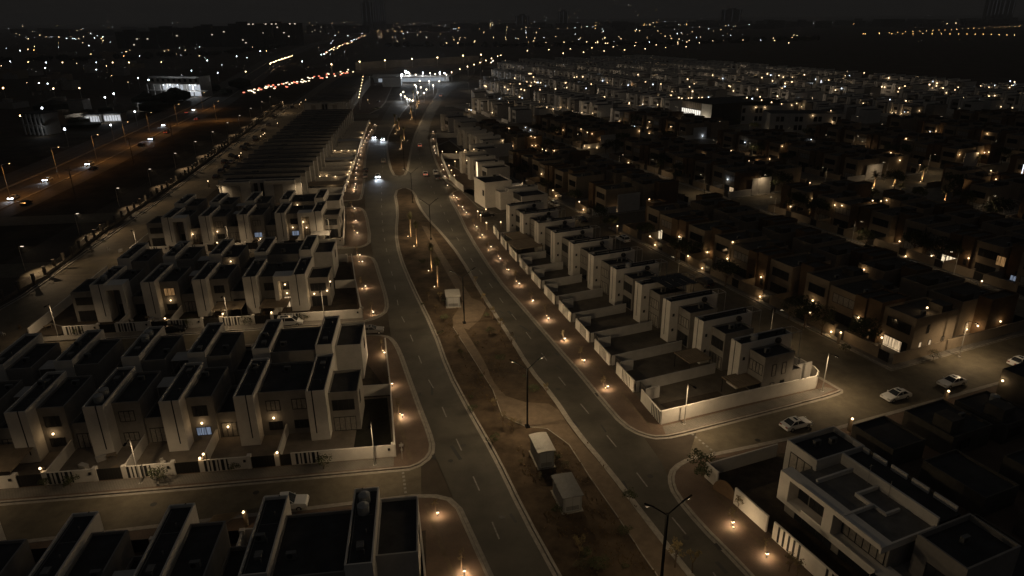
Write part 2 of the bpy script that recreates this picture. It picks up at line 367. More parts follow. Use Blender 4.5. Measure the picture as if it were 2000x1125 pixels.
# right-hand blocks
R1K = [(1640, 766), (1600, 779), (1350, 843), (1290, 856), (1254, 849), (1219, 830), (1183, 789), (1130, 725), (1091, 681), (1027, 606), (970, 542), (917, 460), (895, 414), (880, 388), (882, 378), (893, 372), (930, 368)]
island('pavement_right_block', smooth(fr([(84, 172), (84, 66.6)]) + gp(R1K), 1), PAVE)
island('pavement_right_far', smooth(gp([(892, 366), (868, 352), (846, 302), (841, 272), (846, 262), (868, 262), (895, 268)]) + fr([(84, 300), (84, 186), (70, 186)]), 1), PAVE)
island('pavement_villa', smooth(gp([(1700, 825), (1380, 893), (1350, 897), (1318, 915), (1311, 937), (1321, 967), (1371, 1027), (1424, 1080), (1467, 1125), (1560, 1230)]) + fr([(240, 20), (240, 56.3)]), 1), PAVE)
for k in range(9):
    for v0, v1 in ((68, 159.5), (171, 258.5), (270, 346), (357.5, 451), (462.5, 562), (573.5, 680), (691.5, 830)):
        if v0 < 150 and k > 4: continue
        if k == 0 and v0 > 400: continue
        ua, ub = max(97 + 51 * k, ubr(v0) + 6), max(97 + 51 * k, ubr(v1) + 6)
        if max(ua, ub) > 130 + 51 * k: continue
        island('pavement_block', fr([(ua, v0), (135 + 51 * k, v0), (135 + 51 * k, v1), (ub, v1)]), SPAVE, kerb=(k < 2 and v0 < 300))
# bands of smaller slabs: the pavement in front of the walls, and the pale strip down each walkway
mb = MB()
for v0, v1, e, w0 in ((76.6, 78.7, -6.6, -110), (110.8, 112.9, -16, -110), (124.2, 126.4, -14.2, -76), (160.2, 161.9, -22, -76), (173.2, 175, -23, -76)):
    mb.sheet(fl([(w0, v0), (e, v0), (e, v1), (w0, v1)]), 0.136)
mb.sheet(gp([(1294, 834), (1612, 757), (1630, 762), (1600, 775), (1350, 839), (1300, 850)]), 0.138)
struct('pavement_slabs', mb, SPAVE)
mb = MB()
mb.ribbon(gp([(1277, 842), (1223, 780), (1150, 703), (1103, 650), (1041, 575), (990, 512), (930, 430), (905, 395)]), -0.25, 0.25, 0.139)
mb.ribbon(gp([(803, 900), (790, 860), (771, 790), (745, 700), (737, 668)]), -0.25, 0.25, 0.139)
mb.ribbon(gp([(722, 612), (715, 560), (707, 505)]), -0.25, 0.25, 0.139)
mb.ribbon(gp([(1362, 905), (1400, 965), (1440, 1015), (1500, 1080), (1560, 1140)]), -0.25, 0.25, 0.139)
mb.ribbon(gp([(832, 985), (855, 1050), (885, 1125), (905, 1180)]), -0.25, 0.25, 0.139)
struct('walkway_strip', mb, PATHM)
# yards
def yard(name, poly, m, z=0.145):
    b = MB(); b.sheet(poly, z); return struct(name, b, m)
yard('garden_first_row', fl([(-110, 79.2), (-6.6, 79.2), (-7.5, 95), (-110, 95)]), YARDP)
yard('garden_second_row', fl([(-110, 95.1), (-7.5, 95.1), (-13.5, 110), (-110, 110)]), YARD)
yard('lawn_first_corner', fl([(-12.2, 79.8), (-6.8, 79.8), (-8.2, 94.5), (-12.2, 94.5)]), LAWN, 0.15)
yard('garden_third_row', fl([(-75.5, 127), (-15.2, 127), (-17.2, 143), (-75.5, 143)]), YARD)
yard('garden_fourth_row', fl([(-75.5, 143.1), (-17.2, 143.1), (-20, 160), (-75.5, 160)]), YARD)
yard('garden_fifth_row', fl([(-75.5, 175.5), (-22.4, 175.5), (-25, 206), (-75.5, 206)]), YARD)
yard('garden_terrace', fl([(-41, 224), (-28.6, 224), (-31, 415), (-45, 415)]), YARDP)
yard('garden_front', fl([(-110, 30), (-2.5, 30), (-2.5, 63.8), (-110, 63.8)]), YARD)
WALLR = gp([(1290, 830), (1240, 770), (1150, 670), (1060, 570), (990, 490), (905, 375)])
yard('garden_right_row', WALLR + fr([(80.5, 172), (80.5, 69.5)]), mat('right_yard', (.115, .098, .076), .9, .3, .5))
yard('garden_villa', gp([(1385, 897), (1412, 945), (1450, 985), (1510, 1050), (1600, 1140)]) + fr([(66, 34), (66, 56.3)]), YARD)
# lane dashes and stop lines
mb = MB()
def dash(px0, px1, w=0.14):
    a, b = Vector(G(*px0)), Vector(G(*px1)); d = (b - a).normalized(); n = Vector((-d.y, d.x)) * w
    mb.face([(*(a - n), 0.006), (*(b - n), 0.006), (*(b + n), 0.006), (*(a + n), 0.006)])
lane_l = gp([(975, 1053), (935, 955), (902, 881), (875, 822), (852, 767), (833, 735), (813, 683), (796, 640), (780, 610), (770, 553), (757, 500), (748, 450), (745, 400), (746, 340), (751, 300), (757, 268)])
lane_r = gp([(1420, 1160), (1362, 1070), (1283, 975), (1222, 895), (1171, 833), (1124, 777), (1087, 731), (1058, 690), (1030, 652), (1003, 618), (980, 588), (954, 551), (930, 520), (910, 490), (886, 455), (865, 410), (845, 370), (826, 330), (816, 300), (822, 262)])
for ln in (lane_l, lane_r):
    pts = [Vector(p) for p in ln]; cum = [0.0]
    for a, b in zip(pts, pts[1:]): cum.append(cum[-1] + (b - a).length)
    def at(t):
        for k in range(len(pts) - 1):
            if t <= cum[k + 1] or k == len(pts) - 2:
                return pts[k].lerp(pts[k + 1], (t - cum[k]) / (cum[k + 1] - cum[k]))
    t = 0.0
    while t < cum[-1] - 3:
        a, b = at(t), at(t + 3.0); n = Vector((-(b - a).y, (b - a).x)).normalized() * 0.09
        mb.face([(*(a - n), 0.006), (*(b - n), 0.006), (*(b + n), 0.006), (*(a + n), 0.006)]); t += 9.0
struct('lane_markings', mb, PAINT)
mb = MB()
for a, b in (((787, 922), (793, 968)), ((1351, 847), (1398, 886))):
    A, B = Vector(G(*a)), Vector(G(*b)); d = (B - A).normalized(); n = Vector((-d.y, d.x)) * 0.16; L = (B - A).length; t = 0
    while t < L:
        mb.face([(*(A + d * t - n), 0.012), (*(A + d * (t + .4) - n), 0.012), (*(A + d * (t + .4) + n), 0.012), (*(A + d * t + n), 0.012)]); t += 0.8
struct('give_way_marking', mb, PAINT)
mb = MB(); rnd = random.Random(3)
for i in range(26):                       # patched cracks and seams in the asphalt
    x, y = rnd.choice([(rnd.uniform(790, 960), 0), (rnd.uniform(1000, 1300), 1)])
    pl = lane_l if y == 0 else lane_r
    c = Vector(rnd.choice(pl[:12])) + Vector((rnd.uniform(-4, 4), rnd.uniform(-4, 4))); a = rnd.uniform(-.3, .3) + 1.9; d = Vector((math.cos(a), math.sin(a))); n = Vector((-d.y, d.x)) * rnd.uniform(.04, .3); L = rnd.uniform(.8, 4)
    mb.face([(*(c - n), 0.003), (*(c + d * L - n), 0.003), (*(c + d * L + n), 0.003), (*(c + n), 0.003)])
struct('asphalt_patches', mb, mat('tar', (0.03, 0.03, 0.03), 0.7))
# ------------------------------------------------------------------ houses
def shell(mb, x0, x1, y0, y1, h, m=0, t=0.16, d=0.42):
    """walls with a parapet round a sunken roof"""
    x0, x1 = min(x0, x1), max(x0, x1); y0, y1 = min(y0, y1), max(y0, y1)
    mb.box(x0, x1, y0, y1, 0, h - d, m)
    mb.box(x0, x1, y0, y0 + t, h - d, h, m); mb.box(x0, x1, y1 - t, y1, h - d, h, m)
    mb.box(x0, x0 + t, y0 + t, y1 - t, h - d, h, m); mb.box(x1 - t, x1, y0 + t, y1 - t, h - d, h, m)
def roofpan(mb, x0, x1, y0, y1, h, m=0, t=0.16, d=0.42):
    x0, x1 = min(x0, x1), max(x0, x1); y0, y1 = min(y0, y1), max(y0, y1)
    mb.box(x0 + t + .005, x1 - t - .005, y0 + t + .005, y1 - t - .005, h - d, h - d + 0.03, m)
def window(parent, key, x0, x1, z0, z1, y, n, face=-1, axis='y', pane=None, lab=None):
    """frame with mullions as a part, its panes as a sub-part; face is the outward direction along the axis"""
    def fr_(mb):
        w = 0.07; o0, o1 = y, y + 0.06 * face
        def bx(a, b, c, d):
            if axis == 'y': mb.box(a, b, o0, o1, c, d)
            else: mb.box(o0, o1, a, b, c, d)
        bx(x0, x1, z0, z0 + w); bx(x0, x1, z1 - w, z1)
        for k in range(n + 1):
            c = x0 + (x1 - x0 - w) * k / n; bx(c, c + w, z0 + w, z1 - w)
    def pn(mb):
        o0, o1 = y, y + 0.02 * face
        if axis == 'y': mb.box(x0 + .07, x1 - .07, o0, o1, z0 + .07, z1 - .07)
        else: mb.box(o0, o1, x0 + .07, x1 - .07, z0 + .07, z1 - .07)
    f = link('window', cached((key, 'frame', 'window'), fr_, [FRAME]), parent)
    link('pane', cached((key, 'pane'), pn, [GLASS]), f, m=pane)
    if lab: f['label'] = lab
    return f
def tanks(parent, key, x, y, z, n=1):
    def f(mb):
        for k in range(n):
            mb.tube((x, y + 1.7 * k, z), (x, y + 1.7 * k, z + 0.95), 0.62, n=14); mb.tube((x, y + 1.7 * k, z + .95), (x, y + 1.7 * k, z + 1.15), 0.62, 0.22, n=14)
    link('water_tank', cached((key, 'water_tank'), f, [TANK]), parent)
def acunit(parent, key, x, y, z):
    def f(mb):
        mb.box(x, x + .95, y, y + .42, z + .08, z + .8); mb.box(x, x + .95, y, y + .08, z, z + .08); mb.box(x, x + .95, y + .34, y + .42, z, z + .08); mb.tube((x + .35, y - .02, z + .45), (x + .35, y, z + .45), .28, n=10, m=1)
    link('air_conditioner', cached((key, 'air_conditioner'), f, [mat('ac_casing', (0.14, 0.14, 0.135), 0.6), DARK]), parent)

def townhouse(u, v, kind, flip, label, seed=0, lit=None):
    """white terraced house: fin tower, grey middle block, low wing; kinds mid, end, portal, leftend"""
    lit = lit or {}
    s = -1 if flip else 1
    rn = random.Random(seed)
    t = thing('townhouse', label, 'house', FL.w(u, v), FL.a, 'white townhouses left of the boulevard')
    K = lambda p: ('A', kind, flip, p)
    og = FL.w(u, v)
    def R_(x0, x1, y0, y1, h): reg(FL, og, x0, x1, s * y0, s * y1, h)
    fins = {'mid': [0], 'end': [0, 9.5], 'portal': [0, 9.5], 'leftend': [0]}[kind]
    D = 11.2
    def ffin(mb):
        for f0 in fins: shell(mb, f0, f0 + 2.6, 0, s * D, 8.0)
    link('tower', cached(K('tower'), ffin, [WHITE]), t)
    for f0 in fins: R_(f0, f0 + 2.6, 0, D, 7.98)
    def fslot(mb):
        for k, f0 in enumerate(fins):
            c = f0 + (0.75 if k == 1 else 1.58)
            mb.box(c, c + .16, s * -0.012, s * 0.05, 1.3, 7.99); mb.box(c, c + .16, s * -0.012, s * .15, 7.99, 8.012)
    link('slot', cached(K('slot'), fslot, [FRAME]), t)
    if kind == 'mid': b0, b1 = 2.6, 6.1
    elif kind == 'end': b0, b1 = 2.6, 9.5
    elif kind == 'portal': b0, b1 = 2.6, 9.5
    else: b0, b1 = 2.6, 6.0
    def fblock(mb): shell(mb, b0 + .002, b1 - .002, s * (2.2 if kind != 'leftend' else 3.2), s * 11.0, 7.1, d=.35)
    link('middle_block', cached(K('middle_block'), fblock, [GREY, WHITE]), t); R_(b0, b1, 2.2 if kind != 'leftend' else 3.2, 11.0, 7.1)
    def froof(mb):
        for f0 in fins: roofpan(mb, f0, f0 + 2.6, 0, s * D, 8.0)
        roofpan(mb, b0, b1, s * (2.2 if kind != 'leftend' else 3.2), s * 11.0, 7.1, d=.35)
        if kind in ('mid', 'leftend'): roofpan(mb, (6.1 if kind == 'mid' else 6.0), 9.5, s * 2.7, s * 10.4, 4.1, d=.5)
        if kind in ('end', 'portal'): roofpan(mb, 12.1, 16.2, s * (2.0 if not flip else -0.0), s * 8.6, 6.4, d=.4)
        if kind == 'leftend': roofpan(mb, -4.2, 0, s * 0.9, s * 8.4, 6.4, d=.4)
    link('roof', cached(K('roof'), froof, [ROOF]), t)
    if kind in ('mid', 'leftend'):
        x0 = 6.1 if kind == 'mid' else 6.0
        link('low_wing', cached(K('low_wing'), lambda mb: shell(mb, x0 + .002, 9.498, s * 2.7, s * 10.4, 4.1, d=.5), [GREY]), t); R_(x0, 9.5, 2.7, 10.4, 4.1)
        f = window(t, K('door'), x0 + .35, 9.2, 0.12, 2.45, s * 2.7, 4, -s, pane=lit.get('door', CURT if rn.random() < .7 else None))
        f.name = 'sliding_door'
    if kind in ('end', 'portal'):
        y0 = 2.0 if not flip else 0.0
        link('end_wing', cached(K('end_wing'), lambda mb: shell(mb, 12.102, 16.2, s * y0, s * 8.6, 6.4, d=.4), [GREY if not flip else LGREY]), t); R_(12.1, 16.2, y0, 8.6, 6.4)
        window(t, K('ew'), 12.5, 15.6, 3.5, 5.2, s * y0, 4, -s, pane=lit.get('wing_up'))
        window(t, K('ed'), 12.5, 15.6, 0.15, 2.4, s * y0, 4, -s, pane=lit.get('wing_low', CURT if rn.random() < .5 else None))
        window(t, K('esd'), *sorted((s * 3.5, s * 4.4)), 3.6, 5.4, 16.2, 1, 1, 'x'); 
    if kind == 'leftend':
        link('end_wing', cached(K('end_wing'), lambda mb: shell(mb, -4.2, -.002, s * 0.9, s * 8.4, 6.4, d=.4), [GREY]), t); R_(-4.2, 0, .9, 8.4, 6.4)
        window(t, K('ew'), -3.6, -.5, 3.6, 5.2, s * .9, 3, -s); window(t, K('ed'), -3.6, -.5, .2, 2.4, s * .9, 3, -s)
    if kind in ('portal', 'leftend'):
        p0, p1 = (5.8, 9.5) if kind == 'portal' else (2.6, 6.0)
        def fport(mb):
            mb.box(p1 - .75, p1 - .002, s * 0.03, s * 3.2, 0, 6.7); mb.box(p0 + .002, p1 - .002, s * 0.03, s * 3.2, 6.7, 7.75)
            if kind == 'portal': mb.box(p0 + .002, p0 + .8, s * 0.03, s * 2.2, 0, 6.7)
        link('portal_frame', cached(K('portal_frame'), fport, [WHITE]), t); R_(p1 - .75, p1, .03, 3.2, 7.75); R_(p0, p1, .03, 3.2, 7.75) if False else None
    wy = 2.2 if kind != 'leftend' else 3.2
    if kind != 'leftend':
        cols = [(3.2, 5.2)] if kind == 'mid' else ([(3.5, 5.4), (7.0, 9.0)] if kind == 'end' else [(3.4, 5.3), (7.0, 8.6)])
        for k, (a, b) in enumerate(cols):
            window(t, K('wu%d' % k), a, b, 4.1, 5.75, s * wy, 3, -s, pane=lit.get('up%d' % k, CURT if rn.random() < .4 else None))
            z0, z1 = (1.0, 2.35) if not (kind == 'portal' and k == 1) else (0.2, 2.6)
            window(t, K('wl%d' % k), a, b, z0, z1, s * wy, 3, -s, pane=lit.get('low%d' % k, CURT if rn.random() < .3 else None))
    else:
        window(t, K('wl'), 3.1, 5.0, .2, 2.5, s * wy, 2, -s)
    if seed == 1: tanks(t, K('tanks'), 10.7, -3.5, 7.6, 2)
    if seed in (9, 15, 22, 25):
        tanks(t, K('t%d' % (seed % 3)), 1.3, s * (2.0 + (seed % 3) * 1.6) if not flip else s * (1.6 + (seed % 2) * 1.5) - 1.7, 7.6, 1 + seed % 2)
    acunit(t, K('ac%d' % (seed % 4)), 3.0 + .7 * (seed % 4), s * 8.5, 6.8)
    if seed % 3 == 1: acunit(t, K('acb%d' % (seed % 4)), .5, s * (5.5 + seed % 4), 7.6)
    def fpipes(mb):
        for f0 in fins:
            mb.tube((f0 + .35, s * .6, 7.62), (f0 + .35, s * 10.6, 7.62), .05, n=5); mb.tube((f0 + 2.2, s * 4.0, 7.62), (f0 + .35, s * 4.0, 7.62), .04, n=5)
            for q in (2.4, 6.3, 9.1): mb.tube((f0 + 1.7, s * (q + seed % 3 * .4), 7.6), (f0 + 1.7, s * (q + seed % 3 * .4), 8.15), .09, n=6)
            mb.box(f0 + .9, f0 + 1.6, s * (7.6 + seed % 3 * .5), s * (8.5 + seed % 3 * .5), 7.6, 8.0)
    link('roof_pipes', cached((*K('roof_pipes'), seed % 3), fpipes, [mat('dull_pipe', (.17, .165, .155), .6, .3, 3)]), t)
    if kind == 'mid' and seed % 2:
        def fcan(mb): mb.box(6.6, 9.3, s * 7.2, s * 10.2, 6.3, 6.38); mb.box(6.62, 6.7, s * 7.25, s * 7.33, 3.62, 6.3); mb.box(9.2, 9.28, s * 7.25, s * 7.33, 3.62, 6.3); mb.box(6.62, 6.7, s * 10.05, s * 10.13, 3.62, 6.3); mb.box(9.2, 9.28, s * 10.05, s * 10.13, 3.62, 6.3)
        link('terrace_canopy', cached(K('terrace_canopy'), fcan, [LGREY]), t)
    return t
def yardwall(u, v, flip, off, label, first=False, end=0.0, gates=True, seed=0, slat_at=None):
    """boundary wall of one house plot: white wall, dark slats, gate, divider between plots"""
    s = -1 if flip else 1
    t = thing('boundary_wall', label, 'garden wall', FL.w(u, v), FL.a, 'boundary walls of the white townhouses')
    key = ('YW', flip, off, end, gates)
    y = s * -off
    a, b = (-3.9, 2.6) if not end else (-7.4 + 5.6, end)
    hh = 1.95
    def fw(mb):
        mb.box(a, b, y, y + s * .2, 0.1, hh); mb.box(b - .5, b, y - s * .05, y + s * .6, 0.1, hh + .12)
        if not end: mb.box(5.6, 6.2, y, y + s * .5, 0.1, hh + .1); mb.box(5.8, 6.0, y + s * .5, s * 2.2, 0.1, hh - .1)
    link('wall', cached((*key, 'wall'), fw, [WHITE]), t)
    reg(FL, FL.w(u, v), a, b, y, y + s * .2, hh)
    def fs(mb):
        x = a + .6; ww = [.32, .18, .34, .16, .38, .2, .3]
        for k in range(6): mb.box(x, x + ww[k], y - s * .015, y, .2, hh - .06); x += ww[k] + .28
    link('slats', cached((*key, 'slats'), fs, [FRAME]), t)
    link('meter_box', cached((*key, 'meter_box'), lambda mb: mb.box(b - .95, b - .65, y - s * .1, y, 1.2, 1.55), [DARK]), t)
    if end: link('gate', cached((*key, 'gate'), lambda mb: mb.box(-3.3, -1.82, y + s * .06, y + s * .12, .15, 1.85), [DARK]), t)
    if gates and not end:
        link('gate', cached((*key, 'gate'), lambda mb: (mb.box(2.62, 5.58, y + s * .06, y + s * .12, .15, 1.85), [mb.box(2.7 + .36 * k, 2.74 + .36 * k, y + s * .03, y + s * .06, .2, 1.8) for k in range(8)]), [DARK]), t)
    return t
def ordrow(i): return ORD[i]
ROWS = [  # name, fin u of the end house, v, flip, count of mid houses, end kind, wall offset
    ('in the row cut off by the bottom edge', -19.2, 62.2, True, 5, 'end', 2.6),
    ('facing the side street with the pickup', -27.7, 84.2, False, 5, 'end', 5.4),
    ('backing onto the nearest lit front row', -28.4, 109.9, True, 5, 'end', 2.9),
    ('facing the street with the white people carrier', -37.5, 131.8, False, 2, 'portal', 5.4),
    ('backing onto the people carrier row', -38.6, 158.9, True, 2, 'end', 2.6),
    ('in the third lit row from the bottom', -40.6, 180.6, False, 2, 'portal', 5.4),
    ('backing onto the third lit row', -42.0, 206.8, True, 2, 'end', 2.6)]
LIT = {(1, 0): {'low1': None}, (1, 1): {'low0': PC, 'door': CURT}, (3, 0): {'low1': PW, 'up1': None}, (3, 2): {'up0': PO}, (5, 0): {'low0': PC}, (5, 2): {}, (5, 1): {'low0': PC}}
seed = 0
for ri, (rname, ue, v, flip, n, ek, off) in enumerate(ROWS):
    for i in range(n + 1):
        seed += 1
        kind = ek if i == 0 else 'mid'
        u = ue - 9.55 * i
        d = 'white townhouse at the boulevard end' if i == 0 else 'white townhouse, %s from the boulevard' % ordrow(i)
        townhouse(u, v, kind, flip, f'{d}, {rname}', seed, LIT.get((ri, i)))
        if ri in (0, 1, 2, 3, 4, 5):
            wd = 'white slatted wall of the ' + ('end' if i == 0 else ordrow(i)) + ' house ' + rname.replace('in the ', 'of the ', 1)
            if i == 0:
                yardwall(u + 9.5, v, flip, off, wd, end=(-6.4 if ri == 1 else {0: -3.2, 2: -15.0, 3: -14.4, 4: -20.5, 5: -22.9}[ri]) - (u + 9.5), seed=seed)
                yardwall(u, v, flip, off, wd.replace('white slatted', 'gated white slatted'), seed=seed)
            else: yardwall(u, v, flip, off, wd, seed=seed)
    if ri >= 3:
        seed += 1
        townhouse(ue - 9.55 * n - 9.3, v, 'leftend' if not flip else 'mid', flip, f'white townhouse beside the west road, {rname}', seed)
        yardwall(ue - 9.55 * n - 9.3, v, flip, off, 'white slatted wall by the west road, ' + rname, seed=seed)
# walls at the ends of the plots, along the boulevard and along the west road
def longwall(name, pts, h, m, label, group=None, w=0.2, z=0.1):
    b = MB(); b.ribbon(pts, -w / 2, w / 2, z + h, 0, h=h)
    for p, q in ((pts[0], pts[1]), (pts[-1], pts[-2])):
        d = (Vector(q) - Vector(p)).normalized(); n = Vector((-d.y, d.x)) * w / 2; p = Vector(p)
        b.face([(*(p - n), z), (*(p + n), z), (*(p + n), z + h), (*(p - n), z + h)])
    o = link(name, b.mesh(name, [m])); tag(o, label, 'garden wall', group)
    for p, q in zip(pts, pts[1:]):
        f = Fr(math.degrees(math.atan2(q[1] - p[1], q[0] - p[0]))); L = math.dist(p, q)
        reg(f, p, 0, L, -w / 2, w / 2, h + z)
    return o
longwall('end_wall', fl([(-6.4, 78.8), (-7.6, 95), (-9.2, 112.6)]), 1.9, WHITE, 'white end wall beside the walkway, nearest the pickup street', 'end walls along the walkway')
longwall('end_wall', fl([(-14.4, 126.4), (-17, 143), (-19.5, 161.5)]), 1.9, WHITE, 'white end wall beside the walkway, by the second row of houses', 'end walls along the walkway')
longwall('end_wall', fl([(-22.9, 175.2), (-24.4, 192), (-26, 209)]), 1.9, WHITE, 'white end wall beside the walkway, by the third row of houses', 'end walls along the walkway')
longwall('end_wall', fl([(-3.2, 64.8), (-1.5, 40)]), 1.9, WHITE, 'white end wall beside the walkway, at the bottom edge', 'end walls along the walkway')
longwall('end_wall', fl([(-75.8, 126.4), (-75.8, 161.5)]), 1.9, WHITE, 'long white end wall beside the west road, second block', 'end walls along the west road')
longwall('end_wall', fl([(-75.8, 175.2), (-75.8, 209)]), 1.9, WHITE, 'long white end wall beside the west road, third block', 'end walls along the west road')
for k, (u0, v0, u1, v1) in enumerate([(-16.2, 95.5, -7.6, 95.5), (-21.5, 143.4, -17, 143.4), (-30, 193, -24.4, 193)]):
    longwall('plot_wall', fl([(u0, v0), (u1, v1)]), 1.9, WHITE, 'white plot wall behind the %s end house beside the walkway' % ORD[k])
# ---- the white townhouses on the right of the boulevard
ANG113 = FR.a + math.pi / 2
def righthouse(v, i, last=False):
    """local x runs away from the boulevard, local y runs up the row"""
    t = thing('townhouse', ('white fin-towered townhouse, nearest the cross street in the right-hand row' if i == 0 else f'white fin-towered townhouse, {ORD[i]} from the cross street in the right-hand row'), 'house', FR.w(69.0, v), FR.a, 'white townhouses right of the boulevard')
    og = FR.w(69.0, v)
    link('tower', cached(('B', 'tower'), lambda mb: shell(mb, 0, 10.2, -2.3, 0, 8.0, d=.5), [WHITE]), t); reg(FR, og, 0, 10.2, -2.3, 0, 8)
    def slot(mb):
        mb.box(-.012, .05, -1.05, -.9, 1.2, 7.99)
        for z in (2.2, 5.1): mb.box(.6, 1.05, -2.312, -2.25, z, z + .55)
    link('slot_windows', cached(('B', 'slot_windows'), slot, [FRAME]), t)
    link('middle_block', cached(('B', 'middle_block'), lambda mb: (shell(mb, 1.8, 7.6, -5.75, -2.302, 6.9, d=.35), shell(mb, 7.602, 9.8, -5.5, -2.302, 3.3, d=.3)), [GREY]), t); reg(FR, og, 1.8, 7.6, -5.75, -2.3, 6.9)
    def rf(mb): roofpan(mb, 0, 10.2, -2.3, 0, 8.0, d=.5); roofpan(mb, 1.8, 7.6, -5.75, -2.302, 6.9, d=.35); roofpan(mb, 7.602, 9.8, -5.5, -2.302, 3.3, d=.3)
    link('roof', cached(('B', 'roof'), rf, [ROOF]), t)
    window(t, ('B', 'w1'), -5.5, -2.6, 3.7, 5.5, 1.8, 4, -1, 'x', pane=CURT if i % 3 != 1 else None)
    window(t, ('B', 'w2'), -5.5, -2.6, .3, 2.5, 1.8, 4, -1, 'x', pane=CURT if i % 2 else None)
    if i == 0:
        for q, (a, z) in enumerate(((3.4, 3.4), (5.4, 3.4), (3.4, .3), (5.4, .3))): window(t, ('B', 'side%d' % q), a, a + .8, z, z + 2.0, -5.75, 1, -1, pane=CURT if q != 3 else None)
    def pipe(mb): mb.tube((.9, -1.1, 8.25), (9.7, -1.1, 8.25), .16, n=8); mb.tube((9.7, -1.1, 8.25), (9.7, -1.1, 6.9), .16, n=8); [mb.box(x, x + .1, -1.2, -1.0, 7.5, 8.1) for x in (1.2, 4.5, 8.0)]
    link('duct', cached(('B', 'duct'), pipe, [DARK]), t)
    def perg(mb):
        for a, b in (((10.2, -2.2), (12.2, -2.2)), ((10.2, -.1), (12.2, -.1)), ((12.2, -2.2), (12.2, -.1))): mb.tube((*a, 7.9), (*b, 7.9), .06, n=6)
        for q in ((12.2, -2.2), (12.2, -.1)): mb.tube((*q, .2), (*q, 7.9), .06, n=6)
    link('pergola', cached(('B', 'pergola'), perg, [METAL]), t)
    def dish(mb): mb.ball((7.2, -2.5, 7.4), .55, 10, 0, .9); mb.tube((7.2, -2.3, 6.9), (7.2, -2.45, 7.4), .06)
    link('satellite_dish', cached(('B', 'satellite_dish'), dish, [DARK]), t)
    acunit(t, ('B', 'ac%d' % (i % 3)), 3.2 + .8 * (i % 3), -4.2, 6.6)
    if i % 2: acunit(t, ('B', 'acc%d' % (i % 3)), 5.6, -3.6 - .5 * (i % 3), 6.6)
    if i % 4 == 0: tanks(t, ('B', 'tk'), 3.4, -1.2, 7.55, 1)
    if i == 3:
        def sol(mb):
            for x in range(4): mb.box(3 + 1.7 * x, 4.5 + 1.7 * x, -6.5, -.4, 8.35, 8.4); mb.tube((3.1 + 1.7 * x, -.6, 7.5), (3.1 + 1.7 * x, -.6, 8.35), .04, n=5); mb.tube((3.1 + 1.7 * x, -6.3, 6.6), (3.1 + 1.7 * x, -6.3, 8.35), .04, n=5)
        link('roof_rack', cached(('B', 'roof_rack'), sol, [DARK]), t)
    return t
for i in range(11): righthouse(75.6 + 9.2 * i, i)
def wall_u(v):                            # where the boulevard wall of the right-hand row runs
    L = [FR.l(p) for p in WALLR]
    for a, b in zip(L, L[1:]):
        if v <= b[1]: return a[0] + (b[0] - a[0]) * (v - a[1]) / (b[1] - a[1])
    return L[-1][0]
for i in range(11):
    v0 = 75.6 + 9.2 * i - 5.8 if i else 69.7; v1 = 75.6 + 9.2 * (i + 1) - 5.8
    b = thing('boundary_wall', f'white slatted wall with dark gate beside the right-hand walkway, {ORD[i]} from the cross street', 'garden wall', (0, 0), 0, 'boundary walls along the right-hand walkway')
    P = lambda v, du=0: FR.w(wall_u(v) + du, v)
    gw = 2.6
    mb = MB(); mb.ribbon([P(v0), P(v1 - gw)], -.1, .1, 2.15, 0, h=2.1); mb.face([(*P(v1 - gw), .1), (*P(v1 - gw, .2), .1), (*P(v1 - gw, .2), 2.15), (*P(v1 - gw), 2.15)])
    link('wall', mb.mesh('wall', [WHITE]), b)
    f = Fr(math.degrees(math.atan2(P(v1)[1] - P(v0)[1], P(v1)[0] - P(v0)[0]))); reg(f, P(v0), 0, math.dist(P(v0), P(v1 - gw)), -.1, .1, 2.15)
    mb = MB()
    a, c = Vector(P(v0)), Vector(P(v1)); d = (c - a).normalized(); n = Vector((-d.y, d.x))
    L = (c - a).length
    for k in range(6):
        s0 = (L - gw - 3.4) * (.45 if i else .05) + k * .52
        p = a + d * s0 + n * .1; q = p + d * .2
        mb.face([(*p, .2), (*q, .2), (*q, 2.1), (*p, 2.1)]); 
        p2, q2 = p + n * .03, q + n * .03
        mb.face([(*p2, .2), (*p2, 2.1), (*q2, 2.1), (*q2, .2)]); mb.face([(*p, .2), (*p, 2.1), (*p2, 2.1), (*p2, .2)]); mb.face([(*q, .2), (*q2, .2), (*q2, 2.1), (*q, 2.1)])
    link('slats', mb.mesh('slats', [FRAME]), b)
    mb = MB(); g0 = c - d * (gw - .1); 
    for w_ in (-.9,): mb.ribbon([tuple(g0 - n * .9), tuple(c - d * .1 - n * .9)], -.04, .04, 2.0, 0, h=1.9)
    link('gate', mb.mesh('gate', [DARK]), b)
    # the wall between this plot and the next, running back to the house, with its rendered lip
    mb = MB(); ub = wall_u(v1)
    if i < 10:
        mb.ribbon([FR.w(ub + .3, v1), FR.w(69.4, v1)], -.1, .1, 2.0, 0, h=1.95)
        mb.ribbon([FR.w(ub + .3, v1 - gw - .1), FR.w(ub + 2.8, v1 - gw - .1)], -.1, .1, 2.1, 0, h=2.05)
    link('divider', mb.mesh('divider', [LGREY]), b)
    if i < 10: reg(FR, (0, 0), ub + .3, 69.4, v1 - .1, v1 + .1, 2.0)
cw = gp([(1290, 830), (1450, 791), (1560, 766)]) + [FR.w(80.6, 68.6), FR.w(82.0, 69.6), FR.w(82.6, 71.0), FR.w(82.6, 74)]
longwall('end_wall', cw, 2.25, WHITE, 'long white end wall with rounded corner beside the cross street', None, 0.24)
longwall('plot_wall', fr([(79.3, 71.5), (82.4, 71.5)]), 3.0, LGREY, 'tall pale wall joining the corner house to the rounded wall')
longwall('rear_wall', fr([(82.6, 74.2), (82.6, 168)]), 2.0, LGREY, 'pale rear wall behind the right-hand white townhouses')
